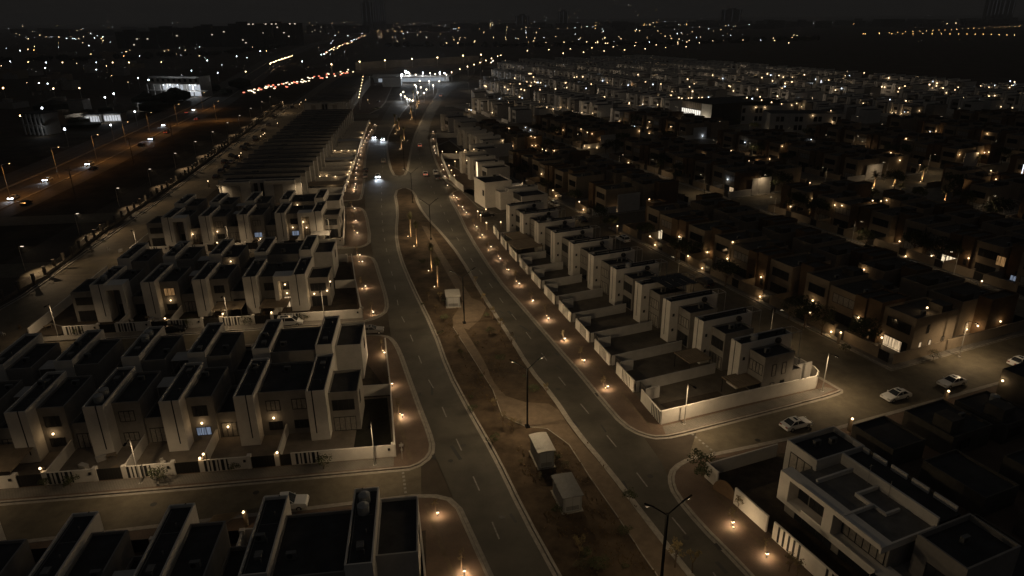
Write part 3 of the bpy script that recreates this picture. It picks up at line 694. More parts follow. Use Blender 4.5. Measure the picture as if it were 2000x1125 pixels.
# garden ground inside each right-hand plot: darker planting strips
mb = MB()
for i in range(11):
    v1 = 75.6 + 9.2 * i - 5.8; v0 = v1 + 9.0 if i else 69.9
    w0 = 1.2 if i % 2 else 2.6
    mb.sheet(fr([(wall_u(v1) + 3, v1 + .3 + (.6 if not i else 0)), (68.5, v1 + .3), (68.5, v1 + .3 + w0), (wall_u(v1) + 3, v1 + .3 + w0)]), 0.152)
mb.sheet(fr([(55.5, 70.6), (66, 70.6), (66, 74.0), (55.5, 74.4)]), 0.156)
struct('planting_beds', mb, YARD)
for k, (pu, pv, w, d) in enumerate(((66.3, 70.0, 4.4, 3.8), (64.5, 79.5, 4.4, 4.2), (64.6, 152.5, 5.0, 6.0), (62.5, 145, 7.0, 7.2))):
    t = thing('patio_canopy', ['flat brown patio canopy beside the corner house by the rounded wall', 'flat dark canopy over the yard of the second right-hand house', 'flat canopy over the yard near the gate lamps', 'wide slatted canopy over a dark parked car'][k], 'canopy', FR.w(pu, pv), FR.a)
    link('roof', cached(('can', k, 'roof'), lambda mb: (mb.box(0, w, 0, d, 2.6, 2.75), [mb.box(x * .5, x * .5 + .08, 0.05, d - .05, 2.75, 2.8) for x in range(int(w / .5))]), [CANOPY]), t)
    for q in ((.1, .1), (w - .2, .1), (.1, d - .2), (w - .2, d - .2)):
        link('post', cached(('can', k, q, 'post'), lambda mb: mb.box(q[0], q[0] + .1, q[1], q[1] + .1, 0.14, 2.6), [FRAME]), t)
    reg(FR, FR.w(pu, pv), 0, w, 0, d, 2.8)
# ------------------------------------------------------------------ the modern villa at the lower right
def villa():
    t = thing('modern_villa', 'large modern white and grey villa with stepped flat roofs and framed balconies', 'villa', FR.w(52.9, 47.6), FR.a)
    og = FR.w(52.9, 47.6)                # local x away from the boulevard, local -y towards the camera
    # ground floor and upper floor behind the frame
    link('lower_walls', cached(('V', 'lower_walls'), lambda mb: mb.box(2.2, 11, -22, .6, 0, 3.3), [GREY]), t); reg(FR, og, 2.2, 11, -22, .6, 3.3)
    link('upper_walls', cached(('V', 'upper_walls'), lambda mb: mb.box(1.6, 7.7, -13.2, -.8, 3.3, 6.55), [GREY]), t); reg(FR, og, 0, 7.7, -13.2, 0, 6.55)
    def frame_(mb):
        mb.box(0, 1.6, -13.2, 0, 6.55, 7.0); mb.box(1.6, 7.6, -13.2, -.8, 6.55, 6.6)     # top beam and roof slab
        mb.box(0, 2.0, -13.2, -1.5, 3.2, 3.75)                                           # balcony slab
        for y0, y1 in ((-1.5, 0), (-7.6, -6.4)): mb.box(0, 1.6, y0, y1, 3.2, 6.55)
        mb.box(0, .12, -6.4, -3.6, 3.75, 4.1); mb.box(0, .12, -13.2, -7.6, 3.75, 4.1)
        mb.box(.0, 7.6, -13.4, -13.2, 6.2, 7.0)
        mb.box(-.6, 2.2, -22, -13.2, 3.3, 3.75)
        mb.box(-.6, 0, -13.9, -13.2, 3.2, 3.75)
    link('balcony_frame', cached(('V', 'balcony_frame'), frame_, [WHITE]), t)
    def par(mb):
        mb.box(7.6, 7.85, -13.4, -1.2, 6.6, 8.0); mb.box(0, .2, -13.2, -2.8, 7.0, 7.12)
        mb.box(2.2, 7.6, -3.2, -2.95, 6.6, 7.15); mb.box(.2, 4.3, -8.6, -8.35, 6.6, 7.1); mb.box(4.3, 4.55, -8.6, -6.6, 6.6, 7.1); mb.box(4.3, 7.6, -6.6, -6.35, 6.6, 7.1); mb.box(4.55, 6.6, -10.1, -9.85, 6.6, 7.0); mb.box(4.55, 4.75, -9.85, -8.35, 6.6, 7.0)
        for y0, y1 in ((-2.2, 0), (-4.6, -2.8), (-7.2, -5.2), (-9.8, -7.8), (-13.0, -10.4)): mb.box(10.9, 11.1, y0, y1, 6.2, 8.0)
    link('parapets', cached(('V', 'parapets'), par, [WHITE]), t)
    link('rear_roof', cached(('V', 'rear_roof'), lambda mb: mb.box(7.85, 11.1, -13.4, 3, 3.3, 7.35), [ROOF]), t)
    link('flat_roof', cached(('V', 'flat_roof'), lambda mb: mb.box(.2, 7.6, -13.2, -.8, 6.6, 6.64), [mat('villa_roof_tiles', (.17, .16, .145), .9, .25, .8)]), t)
    def tow(mb): shell(mb, 3.8, 11.2, -1.4, 3.2, 8.05, d=.75, t=.2)
    link('corner_tower', cached(('V', 'corner_tower'), tow, [LGREY]), t); reg(FR, og, 3.8, 11.2, -1.4, 3.2, 8)
    link('tower_roof', cached(('V', 'tower_roof'), lambda mb: roofpan(mb, 3.8, 11.2, -1.4, 3.2, 8.05, d=.75, t=.2), [ROOF]), t)
    def wing(mb): shell(mb, 3.7, 11.2, -19.2, -14.1, 8.0, d=.7, t=.2)
    link('side_wing', cached(('V', 'side_wing'), wing, [GREY]), t); reg(FR, og, 3.7, 11.2, -19.2, -14.1, 8)
    link('wing_roof', cached(('V', 'wing_roof'), lambda mb: roofpan(mb, 3.7, 11.2, -19.2, -14.1, 8.0, d=.7, t=.2), [ROOF]), t)
    window(t, ('V', 'a'), -6.3, -3.2, 3.8, 6.4, 1.6, 5, -1, 'x'); window(t, ('V', 'a2'), -3.0, -1.6, 3.8, 6.4, 1.6, 1, -1, 'x')
    window(t, ('V', 'b'), -12.9, -7.7, 3.8, 6.4, 1.6, 6, -1, 'x', pane=CURT)
    window(t, ('V', 'c'), -6.4, -1.0, .2, 3.1, 2.2, 5, -1, 'x'); window(t, ('V', 'd'), -13.0, -7.4, .2, 3.1, 2.2, 6, -1, 'x'); window(t, ('V', 'd2'), -20.0, -14.4, .2, 3.1, 2.2, 5, -1, 'x')
    window(t, ('V', 'e'), -.9, 2.4, 3.9, 6.9, 3.8, 3, -1, 'x', pane=CURT); window(t, ('V', 'f'), -.9, 2.4, .3, 3.0, 3.8, 3, -1, 'x')
    window(t, ('V', 'g'), -17.6, -15.6, 3.4, 5.8, 3.7, 2, -1, 'x')
    def ant(mb): mb.tube((7.3, -5.4, 6.6), (7.3, -5.4, 9.2), .03, n=5); mb.tube((7.0, -5.4, 9.0), (7.6, -5.4, 9.0), .02, n=4); mb.tube((7.4, -8.0, 6.6), (7.4, -8.0, 8.8), .03, n=5); mb.tube((3.1, -8.5, 7.1), (2.9, -8.5, 7.7), .03, n=5); mb.tube((3.1, -8.5, 7.4), (3.5, -8.5, 7.6), .03, n=5)
    link('aerials', cached(('V', 'aerials'), ant, [METAL]), t)
    acunit(t, ('V', 'ac'), 8.5, 1.0, 7.35); acunit(t, ('V', 'ac2'), 7.0, -16.5, 7.35); acunit(t, ('V', 'ac3'), 6.4, 1.4, 7.35)
villa()
wl = gp([(1409, 919), (1441, 953)], 2.3)
V = lambda *L: fr([(50.6, v) for v in L])
longwall('boundary_wall', V(57.2, 54.9), 2.3, WHITE, 'short white wall panel beside the corner shrub, before the villa', 'wall panels before the villa', 0.22)
longwall('boundary_wall', V(51.7, 46.2), 2.3, WHITE, 'white wall panel with tree shadows, before the villa', 'wall panels before the villa', 0.22)
b = thing('boundary_wall', 'white wall panel with dark vertical slats, before the villa', 'garden wall', FR.w(50.6, 45.2), FR.a, 'wall panels before the villa')
link('wall', cached(('VW', 'wall'), lambda mb: mb.box(-.1, .1, -14, 0, .1, 2.4), [WHITE]), b)
link('slats', cached(('VW', 'slats'), lambda mb: [mb.box(-.125, -.1, -1.0 - .75 * k, -.72 - .75 * k, .2, 2.3) for k in (0, 1, 2, 3, 4, 9, 10, 11, 12)], [FRAME]), b)
reg(FR, FR.w(50.6, 45.2), -.1, .1, -14, 0, 2.4)
longwall('cross_street_wall', fr([(50.6, 57.2), (62, 57.0)]), 2.0, LGREY, 'pale grey wall beside the cross street, behind the villa garden')
def arch(mb):
    p = [(0, 0)] + [(-1.7 * math.cos(t) * 1.0 - 0, 1.7 * math.sin(t)) for t in [math.pi * k / 10 for k in range(11)]]
    n = 10
    for k in range(n):
        t0, t1 = math.pi * k / n, math.pi * (k + 1) / n
        mb.face([(0, -1.7 * math.cos(t0), .2 + 2.1 * math.sin(t0)), (0, -1.7 * math.cos(t1), .2 + 2.1 * math.sin(t1)), (.12, -1.7 * math.cos(t1), .2 + 2.1 * math.sin(t1)), (.12, -1.7 * math.cos(t0), .2 + 2.1 * math.sin(t0))])
    for x in (0, .12): mb.face([(x, -1.7 * math.cos(math.pi * k / n), .2 + 2.1 * math.sin(math.pi * k / n)) for k in range(n + 1)])
a_ = link('screen', cached(('arch',), arch, [BROWN]), None, (*FR.w(50.3, 53.2), 0), FR.a + .25); tag(a_, 'rounded brown screen in the gap between white wall panels', 'screen')
# dark back yards and low buildings behind the villa
def lowblock(name, u, v, w, d, h, m, label, cat='house', group=None, rm=None, fr_=FR):
    t = thing(name, label, cat, fr_.w(u, v), fr_.a, group)
    link('wall', cached(('LB', w, d, h, m.name, 'wall'), lambda mb: shell(mb, 0, w, 0, d, h, d=.4), [m]), t)
    link('roof', cached(('LB', w, d, h, 'roof'), lambda mb: roofpan(mb, 0, w, 0, d, h, d=.4), [rm or ROOF]), t)
    reg(fr_, fr_.w(u, v), 0, w, 0, d, h); return t
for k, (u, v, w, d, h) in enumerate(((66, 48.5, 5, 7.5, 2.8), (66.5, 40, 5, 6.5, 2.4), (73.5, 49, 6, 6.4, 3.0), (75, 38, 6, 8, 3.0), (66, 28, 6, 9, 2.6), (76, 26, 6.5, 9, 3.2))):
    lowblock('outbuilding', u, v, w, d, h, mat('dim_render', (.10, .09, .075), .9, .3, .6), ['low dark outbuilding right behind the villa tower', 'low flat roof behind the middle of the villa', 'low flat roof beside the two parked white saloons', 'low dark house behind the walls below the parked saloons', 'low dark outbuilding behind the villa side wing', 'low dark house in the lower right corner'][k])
rs_ = random.Random(19)
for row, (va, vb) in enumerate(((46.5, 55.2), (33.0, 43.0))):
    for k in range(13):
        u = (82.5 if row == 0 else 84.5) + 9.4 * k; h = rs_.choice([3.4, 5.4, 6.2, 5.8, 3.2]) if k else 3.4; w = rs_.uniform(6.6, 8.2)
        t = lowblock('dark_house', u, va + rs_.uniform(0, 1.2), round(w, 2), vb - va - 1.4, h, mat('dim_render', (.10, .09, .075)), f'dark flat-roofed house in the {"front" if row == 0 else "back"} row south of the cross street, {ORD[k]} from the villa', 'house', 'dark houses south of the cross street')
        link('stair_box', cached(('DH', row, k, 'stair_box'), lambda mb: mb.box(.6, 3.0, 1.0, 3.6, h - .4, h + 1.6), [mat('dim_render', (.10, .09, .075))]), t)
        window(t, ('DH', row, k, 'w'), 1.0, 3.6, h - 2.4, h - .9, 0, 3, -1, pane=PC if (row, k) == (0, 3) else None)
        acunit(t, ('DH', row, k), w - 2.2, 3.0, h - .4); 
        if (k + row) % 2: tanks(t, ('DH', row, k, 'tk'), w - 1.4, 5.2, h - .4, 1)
# ------------------------------------------------------------------ white houses farther along the right of the boulevard
RF = [ # u, v(front, in the right-hand grid), width along row, depth, height, label
    (72.6, 203.0, 9.5, 9, 8.2, 'big white corner house with bare side wall beside the lit walkway'),
    (79.0, 192.5, 9.5, 10, 6.4, 'white house with open framed upper balcony beside the lamplit yard'),
    (81.5, 226, 7.5, 10, 8.0, 'tall white house with wide bare wall beside the lit strip'),
    (82.0, 236, 8.5, 10, 8.3, 'tall white house edged by a vertical strip of light'),
    (83.0, 248, 8.0, 10, 8.0, 'white house just beyond the strip-lit house'),
    (92.0, 262.5, 8.0, 10, 8.0, 'pale house behind the courtyard of gate lamps'),
    (101.0, 280, 6.5, 11, 8.0, 'nearest grey fin of the four stepped houses by the median palms'),
    (101.3, 289, 6.5, 11, 8.0, 'second of the four stepped grey houses by the median palms'),
    (101.6, 298, 6.5, 11, 8.0, 'third of the four stepped grey houses by the median palms'),
    (101.9, 307, 6.5, 11, 8.0, 'farthest of the four stepped grey houses by the median palms'),
    (109.5, 334, 7, 11, 8.2, 'grey house with a small side block, beyond the stepped houses'),
    (108.8, 354, 9, 12, 8.5, 'broad pale corner house at the bend of the boulevard')]
for k, (u, v, w, d, h, lab) in enumerate(RF):
    t = thing('white_house', lab, 'house', FR.w(u, v), FR.a, 'white houses along the bend of the boulevard')
    og = FR.w(u, v)
    link('tower', cached(('RF', k, 'tower'), lambda mb: shell(mb, 0, d, -2.6 if k not in (0,) else -w, 0, h, d=.5), [WHITE]), t); reg(FR, og, 0, d, -2.6 if k else -w, 0, h)
    if k: link('block', cached(('RF', k, 'block'), lambda mb: shell(mb, 1.4, d, -w, -2.602, h - 1.0, d=.4), [LGREY]), t); reg(FR, og, 1.4, d, -w, -2.6, h - 1)
    else: link('block', cached(('RF', k, 'block'), lambda mb: (shell(mb, 3.5, d + 1, -w - 4, -w - .002, h - 2.5, d=.4), mb.box(d, d + 6, -w, -1, 0, 5)), [WHITE, ROOF]), t)
    def rr(mb): roofpan(mb, 0, d, -2.6 if k else -w, 0, h, d=.5); k and roofpan(mb, 1.4, d, -w, -2.602, h - 1, d=.4)
    link('roof', cached(('RF', k, 'roof'), rr, [ROOF]), t)
    window(t, ('RF', k, 'w'), -w + .6, -3.2 if k else -w + 2, 3.8, 5.6, 1.4 if k else 0, 3, -1, 'x')
    if k: window(t, ('RF', k, 'w2'), -w + .6, -3.2, .4, 2.4, 1.4, 3, -1, 'x', pane=CURT)
    acunit(t, ('RF', k, 'ac'), d - 3, -1.5, h - .5)
for k, (pts, h) in enumerate((([(905, 375), (893, 366), (880, 352), (868, 325)], 2.2), ([(868, 325), (862, 310), (902, 311)], 2.2), ([(857, 306), (853, 285), (853, 270), (897, 269)], 2.4))):
    longwall('courtyard_wall', gp(pts), h, WHITE, ['white wall of the lamplit yards past the right-hand row', 'white wall before the strip-lit house', 'long white wall before the stepped grey houses'][k])
# ------------------------------------------------------------------ long terraces left of the boulevard
def terrace(u0, u1, v0, n, pitch, name, lab):
    for i in range(n):
        v = v0 + pitch * i
        t = thing('terrace_house', (f'{ORD[i]} slice of the long dark-roofed terrace {lab}, counted from the camera end'), 'house', FL.w(u0, v), FL.a, 'slices of the ' + name)
        W = u1 - u0
        link('tower', cached(('T', W, pitch, 'tower'), lambda mb: (mb.box(0, W, pitch - .3, pitch - .004, 0, 8.0), mb.box(0, W, pitch - 2.6, pitch - 2.42, 6.6, 7.9)), [GREY]), t)
        link('block', cached(('T', W, pitch, 'block'), lambda mb: (mb.box(1.4, W - 1.4, .004, pitch - .3, 0, 6.9), mb.box(.0, 1.4, pitch - 2.41, pitch - .3, 0, 7.9), mb.box(W - 1.4, W, pitch - 2.41, pitch - .3, 0, 7.9), mb.box(1.4, W - 1.4, pitch - 2.41, pitch - .3, 6.9, 7.89)), [LGREY]), t)
        link('roof', cached(('T', W, pitch, 'roof'), lambda mb: (mb.box(1.5, W - 1.5, .05, pitch - 2.65, 6.9, 6.94), mb.box(.1, W - .1, pitch - 2.4, pitch - .32, 7.9, 7.94), mb.box(W * .3, W * .38, 2, 4.5, 6.94, 7.7), mb.box(W * .62, W * .72, 1.2, 3, 6.94, 7.5)), [ROOF]), t)
        reg(FL, FL.w(u0, v), 0, W, 0, pitch, 7.6)
        window(t, ('T', W, 'w1'), .8, 5.6, 3.8, 5.4, W - 1.4, 3, 1, 'x', pane=CURT); window(t, ('T', W, 'w2'), .8, 5.6, .3, 2.4, W - 1.4, 3, 1, 'x')
        window(t, ('T', W, 'w3'), .8, 5.6, 3.8, 5.4, 1.4, 3, -1, 'x'); 
    return
terrace(-67.0, -40.5, 226.0, 20, 9.1, 'first long terrace', 'behind the lit rows')
terrace(-74.0, -46.5, 448.0, 21, 9.6, 'second long terrace', 'beyond the lit junction')
for nm, W, v, u0, lab in (('gable_front', 26.5, 225.9, -67.0, 'first'), ('gable_front', 27.5, 447.9, -74.0, 'second')):
    g = thing(nm, f'pale end facade with recessed dark bays closing the {lab} long terrace', 'facade', FL.w(u0, v), FL.a)
    def gw(mb):
        for a, b in ((2, 10.5), (15, 24.5)): mb.box(a, b, -2.8, 0, 0, 7.4); mb.box(a, b, -3.2, -2.8, 6.9, 7.6)
        mb.box(0.4, 26, -.4, 0, 0, 7.7)
    link('wall', cached(('G', lab, 'wall'), gw, [LGREY]), g)
    for a, b in ((4.8, 7.6), (17.8, 20.6)): link('bay', cached(('G', lab, a, 'bay'), lambda mb: mb.box(a, b, -2.85, -2.8, .3, 6.4), [GREY]), g)
    link('slots', cached(('G', lab, 'slots'), lambda mb: (mb.box(11.2, 12.4, -.45, -.4, .3, 6.5), mb.box(13.2, 14.2, -.45, -.4, .3, 6.5), [mb.box(a, b, -2.8, -.2, 7.42, 7.46) for a, b in ((2.3, 10.2), (15.3, 24.2))]), [FRAME]), g)
    reg(FL, FL.w(u0, v), 0, W, -2.8, 0, 7.5)
for i in range(20):                       # plot walls in front of the terrace, boulevard side
    v = 226.0 + 9.1 * i
    e = -28.8 - (v - 244) * 0.017
    t = thing('plot_wall', f'pale plot wall and dark gate, {ORD[i]} in front of the long terrace', 'garden wall', FL.w(-41, v), FL.a, 'plot walls in front of the long terrace')
    X = e + 41
    mb = MB(); mb.box(0, X, -.1, .1, .1, 2.0); mb.box(X - .2, X, .1, 5.8, .1, 2.0); link('wall', mb.mesh('wall', [WHITE]), t)
    mb = MB(); mb.box(X - .14, X - .06, 5.8, 9.0, .1, 1.9); link('gate', mb.mesh('gate', [DARK]), t)
    reg(FL, FL.w(-41, v), 0, X, -.1, .1, 2); reg(FL, FL.w(-41, v), X - .2, X, .1, 5.8, 2)
    if i in (1, 6, 11):
        c = thing('yard_canopy', ['lamplit canopy over the terrace yard nearest the camera', 'white strip-lit canopy midway along the terrace yards', 'dim canopy towards the far end of the terrace yards'][(1, 6, 11).index(i)], 'canopy', FL.w(-40.8, v + 1), FL.a)
        mb = MB(); mb.box(0, X - .6, 0, 6, 2.6, 2.75); link('roof', mb.mesh('roof', [CANOPY if i == 1 else LGREY]), c)
        for q in (.2, X - 1): mb = MB(); mb.box(q, q + .1, .1, .2, .14, 2.6); link('post', mb.mesh('post', [FRAME]), c)
# ------------------------------------------------------------------ the walled estate behind the right-hand row
def proj(X, Y, Z):
    z = Z - H; yy = Y * cp - z * sp; zz = Y * sp + z * cp
    if yy <= 1: return (-9999, -9999)
    u, v = F * X / yy, -F * zz / yy
    return (1000 + cr * u + sr * v, 562.5 - sr * u + cr * v)
rn = random.Random(21)
TAN_N = {}
def tanhouse(u, v, face, var, label, group, corner=False):
    """brown villa: local x runs away from its street (times face), local y up the row"""
    f = face
    t = thing('brown_villa', label, 'house', FR.w(u, v), FR.a, group)
    og = FR.w(u, v)
    K = lambda p: ('TN', f, var, p)
    h = (7.2, 6.9, 7.4)[var]
    # gate wall 0..., house set back 4.6 m
    link('wall', cached(K('wall'), lambda mb: (mb.box(0, f * .18, 2.5, 9.4, .1, 2.1), mb.box(0, f * .4, 2.1, 2.5, .1, 2.5), mb.box(f * .2, f * 18, 9.3, 9.42, .1, 2.0)), [TAN]), t); reg(FR, og, 0, f * .18, 2.1, 9.4, 2.1)
    link('gate', cached(K('gate'), lambda mb: mb.box(f * .06, f * .12, .1, 2.1, .12, 1.9), [DARK]), t)
    a, b = ((.15, 6.4), (2.6, 9.2), (.15, 5.8))[var]
    link('main_block', cached(K('main_block'), lambda mb: shell(mb, f * 5.2, f * 15.5, a, b, h, d=.4), [TAN]), t); reg(FR, og, f * 5.2, f * 15.5, a, b, h)
    p0, p1 = ((6.4, 9.2), (.1, 2.6), (5.8, 9.2))[var]
    fx = (4.4, 4.2, 7.0)[var]
    link('brown_tower', cached(K('brown_tower'), lambda mb: shell(mb, f * fx, f * 11.5, p0 + .003, p1 - .003, h + .7, d=.4), [BROWN]), t); reg(FR, og, f * fx, f * 11.5, p0, p1, h + .7)
    link('roof', cached(K('roof'), lambda mb: (roofpan(mb, f * 5.2, f * 15.5, a, b, h, d=.4), roofpan(mb, f * fx, f * 11.5, p0, p1, h + .7, d=.4), mb.box(f * 12, f * 14.5, a + .6, a + 3.2, h - .38, h + .9)), [TROOF]), t)
    ma, mb_ = a + .7, b - .9
    window(t, K('wu'), ma, mb_, 3.9, 5.7, f * 5.2, 4, -f, 'x', pane=CURT if var == 1 else None)
    window(t, K('wl'), ma, mb_, .3, 2.3, f * 5.2, 4, -f, 'x', pane=CURT if var == 2 else None)
    window(t, K('wt'), p0 + .6, p0 + 1.4, 1.0, 2.4, f * fx, 1, -f, 'x')
    acunit(t, K('ac'), f * 8 - (.95 if f < 0 else 0), a + 1.2, h - .38)
    if corner:
        for q, xx in enumerate((7.0, 9.4, 12.6)):
            window(t, K('s%d' % q), *sorted((f * xx, f * (xx + .7))), .4, 2.5, a, 1, -1, pane=PW if q < 2 else CURT)
        window(t, K('s9'), *sorted((f * 8.2, f * 8.9)), 3.9, 5.6, a, 1, -1)
    return t
SEGS = [(69.5, 158), (172.5, 257), (271.5, 344.5), (359, 449.5), (464, 560.5), (575, 678.5), (693, 830)]
tanlist, est = [], []
for k in range(9):
    for side in (0, 1):
        u = 98.3 + 51 * k if side == 0 else 133.6 + 51 * k
        f = 1 if side == 0 else -1
        for si, (v0, v1) in enumerate(SEGS):
            n = int((v1 - v0) / 9.45)
            for i in range(n):
                v = v0 + 9.45 * i + .3
                c = FR.w(u + f * 9, v + 4.7)
                px, py = proj(c[0], c[1], 4)
                if px < 840 or px > 2090 or py > 1120 or py < 112: continue
                if min(u, u + 18 * f) < ubr(v) + (22 if v > 150 else 0): continue
                tan = py > 226 + max(0, (1250 - px)) * .02
                (tanlist if tan else est).append((py, px, u, v, f, k, side, si, i))
tanlist.sort(reverse=True)
SCHOOL = [(1330, 1478, 186, 236), (1428, 1600, 214, 262)]
PARK = [(1690, 1860, 350, 398), (1878, 2010, 385, 432)]
cnt = {}
for (py, px, u, v, f, k, side, si, i) in tanlist:
    if any(a < px < b and c < py < d for a, b, c, d in SCHOOL + PARK): continue
    if rn.random() < .05 and py < 420: continue
    key = (k, side, si); cnt[key] = cnt.get(key, 0) + 1
    rowname = {0: 'the back street', 1: 'the second street', 2: 'the third street', 3: 'the fourth street', 4: 'the fifth street', 5: 'the sixth street'}.get(k + side, 'the seventh street')
    seg = ['nearest stretch', 'second stretch', 'third stretch', 'farthest stretch', 'last stretch', 'x', 'x'][si]
    tanhouse(u, v if i or side else v + .2, f, (i + k + side) % 3 if not (k == 0 and si == 0 and i == 0 and side == 0) else 0,
             f'brown villa, {ORD[i]} house on the {"far" if side == 0 else "near"} side of {rowname}, {seg}', 'brown villas of the walled estate', corner=(i == 0 and si == 0))
print('tan', len(tanlist), 'est', len(est))
# plain end walls of the brown rows along the cross streets, catching the lamp light
for k in range(5):
    for si, (v0, v1) in enumerate(SEGS[:3]):
        px, py = proj(*FR.w(116 + 51 * k, v0), 2)
        if not (1000 < px < 2060 and 220 < py < 900): continue
        h = 2.1 if si == 0 else 5.6
        longwall('row_end_wall', fr([(98.6 + 51 * k, v0 - .2), ((133.3 if si == 0 else 107) + 51 * k, v0 - .2)]), 2.0, TAN if si == 0 else LGREY, f'pale {"low" if si == 0 else "lamplit"} wall closing the {ORD[k]} brown block, {ORD[si]} cross street', 'end walls of the brown blocks')
        if si: longwall('row_end_wall', fr([(107.2 + 51 * k, v0 - .15), (115 + 51 * k, v0 - .15)]), 5.4, LGREY, f'tall blank lamplit wall at the {ORD[k]} brown block on the {ORD[si]} cross street', 'tall blank walls of the brown blocks', .3)
# pale far estate: each house one small object, the farthest run together
def esthouse(mb, var):
    w = 8.8
    mb.box(5, 15, 0.2, 5.8, 0, 7.0, 0); mb.box(4, 14.5, 5.82, 8.4, 0, 8.2, 1); mb.box(0, .2, 0, 9.2, 0, 2.1, 1)
    mb.box(5.2, 14.8, .4, 5.6, 7.0, 7.05, 2); mb.box(4.2, 14.3, 6.0, 8.2, 8.2, 8.25, 2)
    mb.box(4.95, 5, 1, 4.8, 3.9, 5.5, 3); mb.box(4.95, 5, 1, 4.8, .4, 2.3, 3); mb.box(3.97, 4.0, 6.9, 7.1, 1, 8.1, 3)
    if var: mb.box(0.2, 5, 5.8, 6, 0, 2.0, 1); mb.box(9, 11, 1.5, 3.5, 7.05, 8.0, 0)
est.sort(reverse=True)
meshes = {}
for f in (1, -1):
    for var in (0, 1):
        mb = MB(); esthouse(mb, var); mb.v = [(x * f, y, z) for x, y, z in mb.v]
        if f < 0: mb.f = [q[::-1] for q in mb.f]
        meshes[f, var] = mb.mesh('estate_house', [[LGREY, GREY][var], WHITE, ROOF, FRAME])
far = MB(); ne = 0
for (py, px, u, v, f, k, side, si, i) in est:
    if any(a < px < b and c < py < d for a, b, c, d in SCHOOL): continue
    if rn.random() < .1: continue
    du, dv = rn.uniform(-2.2, 2.2), rn.uniform(-.2, .2)
    if ne < 285:
        o = link('estate_house', meshes[f, rn.randrange(2)], None, (*FR.w(u + du, v + dv), 0), FR.a)
        tag(o, 'small pale flat-roofed house with narrow fin, packed in the dim far estate', 'house', 'pale houses of the far estate'); reg(FR, FR.w(u + du, v + dv), f * 4, f * 15, .2, 8.4, 7)
    else:
        m2 = MB(); esthouse(m2, rn.randrange(2)); c, s_ = FR.U
        m2.v = [(FR.w(u + du, v + dv)[0] + x * f * c - y * s_, FR.w(u + du, v + dv)[1] + x * f * s_ + y * c, z) for x, y, z in m2.v]
        b0 = len(far.v); far.v += m2.v; far.f += [tuple(q + b0 for q in (t if f > 0 else t[::-1])) for t in m2.f]; far.m += m2.m
    ne += 1
if far.v:
    o = struct('distant_estate', far, [LGREY, WHITE, ROOF, FRAME], 'stuff'); o['label'] = 'mass of distant pale houses below the dark plain'; o['category'] = 'houses'
# ------------------------------------------------------------------ public buildings
c0 = G(1330, 236); f_ = FR
t = thing('lit_hall', 'dark flat-roofed hall with a brightly lit glass end wall', 'hall', c0, FR.a)
link('wall', cached(('hall', 'wall'), lambda mb: (mb.box(0, 46, -26, -10, 0, 11.5), mb.box(0.5, 46, -10, 0, 0, 11.4)), [mat('hall_cladding', (.07, .065, .06), .8, .2, .3)]), t); reg(FR, c0, 0, 46, -26, 0, 11.5)
link('roof', cached(('hall', 'roof'), lambda mb: mb.box(-.4, 46.2, -26.2, .2, 11.5, 11.7), [ROOF]), t)
link('glazing', cached(('hall', 'glazing'), lambda mb: [mb.box(-.12, -.02, -17 + 1.7 * q + .15, -17 + 1.7 * q + 1.55, 2.0, 7.4) for q in range(10)], [litpane('hall_glass', (1.0, .93, .8), 1.5)]), t)
link('glazing_frame', cached(('hall', 'fr'), lambda mb: (mb.box(-.2, -.02, -17.2, .2, 7.4, 7.8), [mb.box(-.16, -.02, -17 + 1.7 * q - .1, -17 + 1.7 * q + .1, .5, 11.2) for q in range(11)]), [DARK]), t)
link('end_panel', cached(('hall', 'end'), lambda mb: mb.box(-.1, -.01, -26, -17.3, 0, 11.3), [LGREY]), t)
link('timber_screen', cached(('hall', 'ts'), lambda mb: [mb.box(-.14, -.02, -17 + .57 * q, -16.6 + .57 * q, 7.8, 11.2) for q in range(30)], [TAN]), t)
light(t, (-2.5, -21, 1.5), 1500, (1, .86, .62), .5); light(t, (-3, -8, 5), 500, (1, .92, .8), .5)
for k, (x, y, w) in enumerate(((1428, 243, 26), (1500, 262, 36))):
    c0 = G(x, y); t = thing('school_block', ['left dim two-storey school block with paired windows', 'right dim two-storey school block with paired windows'][k], 'school', c0, FR.a - R(28))
    og = Fr(22.8 - 28)
    link('wall', cached(('sch', k, 'wall'), lambda mb: mb.box(0, w, 0, 14, 0, 10), [LGREY]), t); reg(og, c0, 0, w, 0, 14, 10)
    link('roof', cached(('sch', k, 'roof'), lambda mb: mb.box(.3, w - .3, .3, 13.7, 10, 10.05), [ROOF]), t)
    for q in range(int(w / 9)):
        for z in (2, 6.2):
            for a in (0, 2.2): window(t, ('sch', k, q, z, a), 3 + 9 * q + a, 4.6 + 9 * q + a, z, z + 2.4, 0, 1, -1)
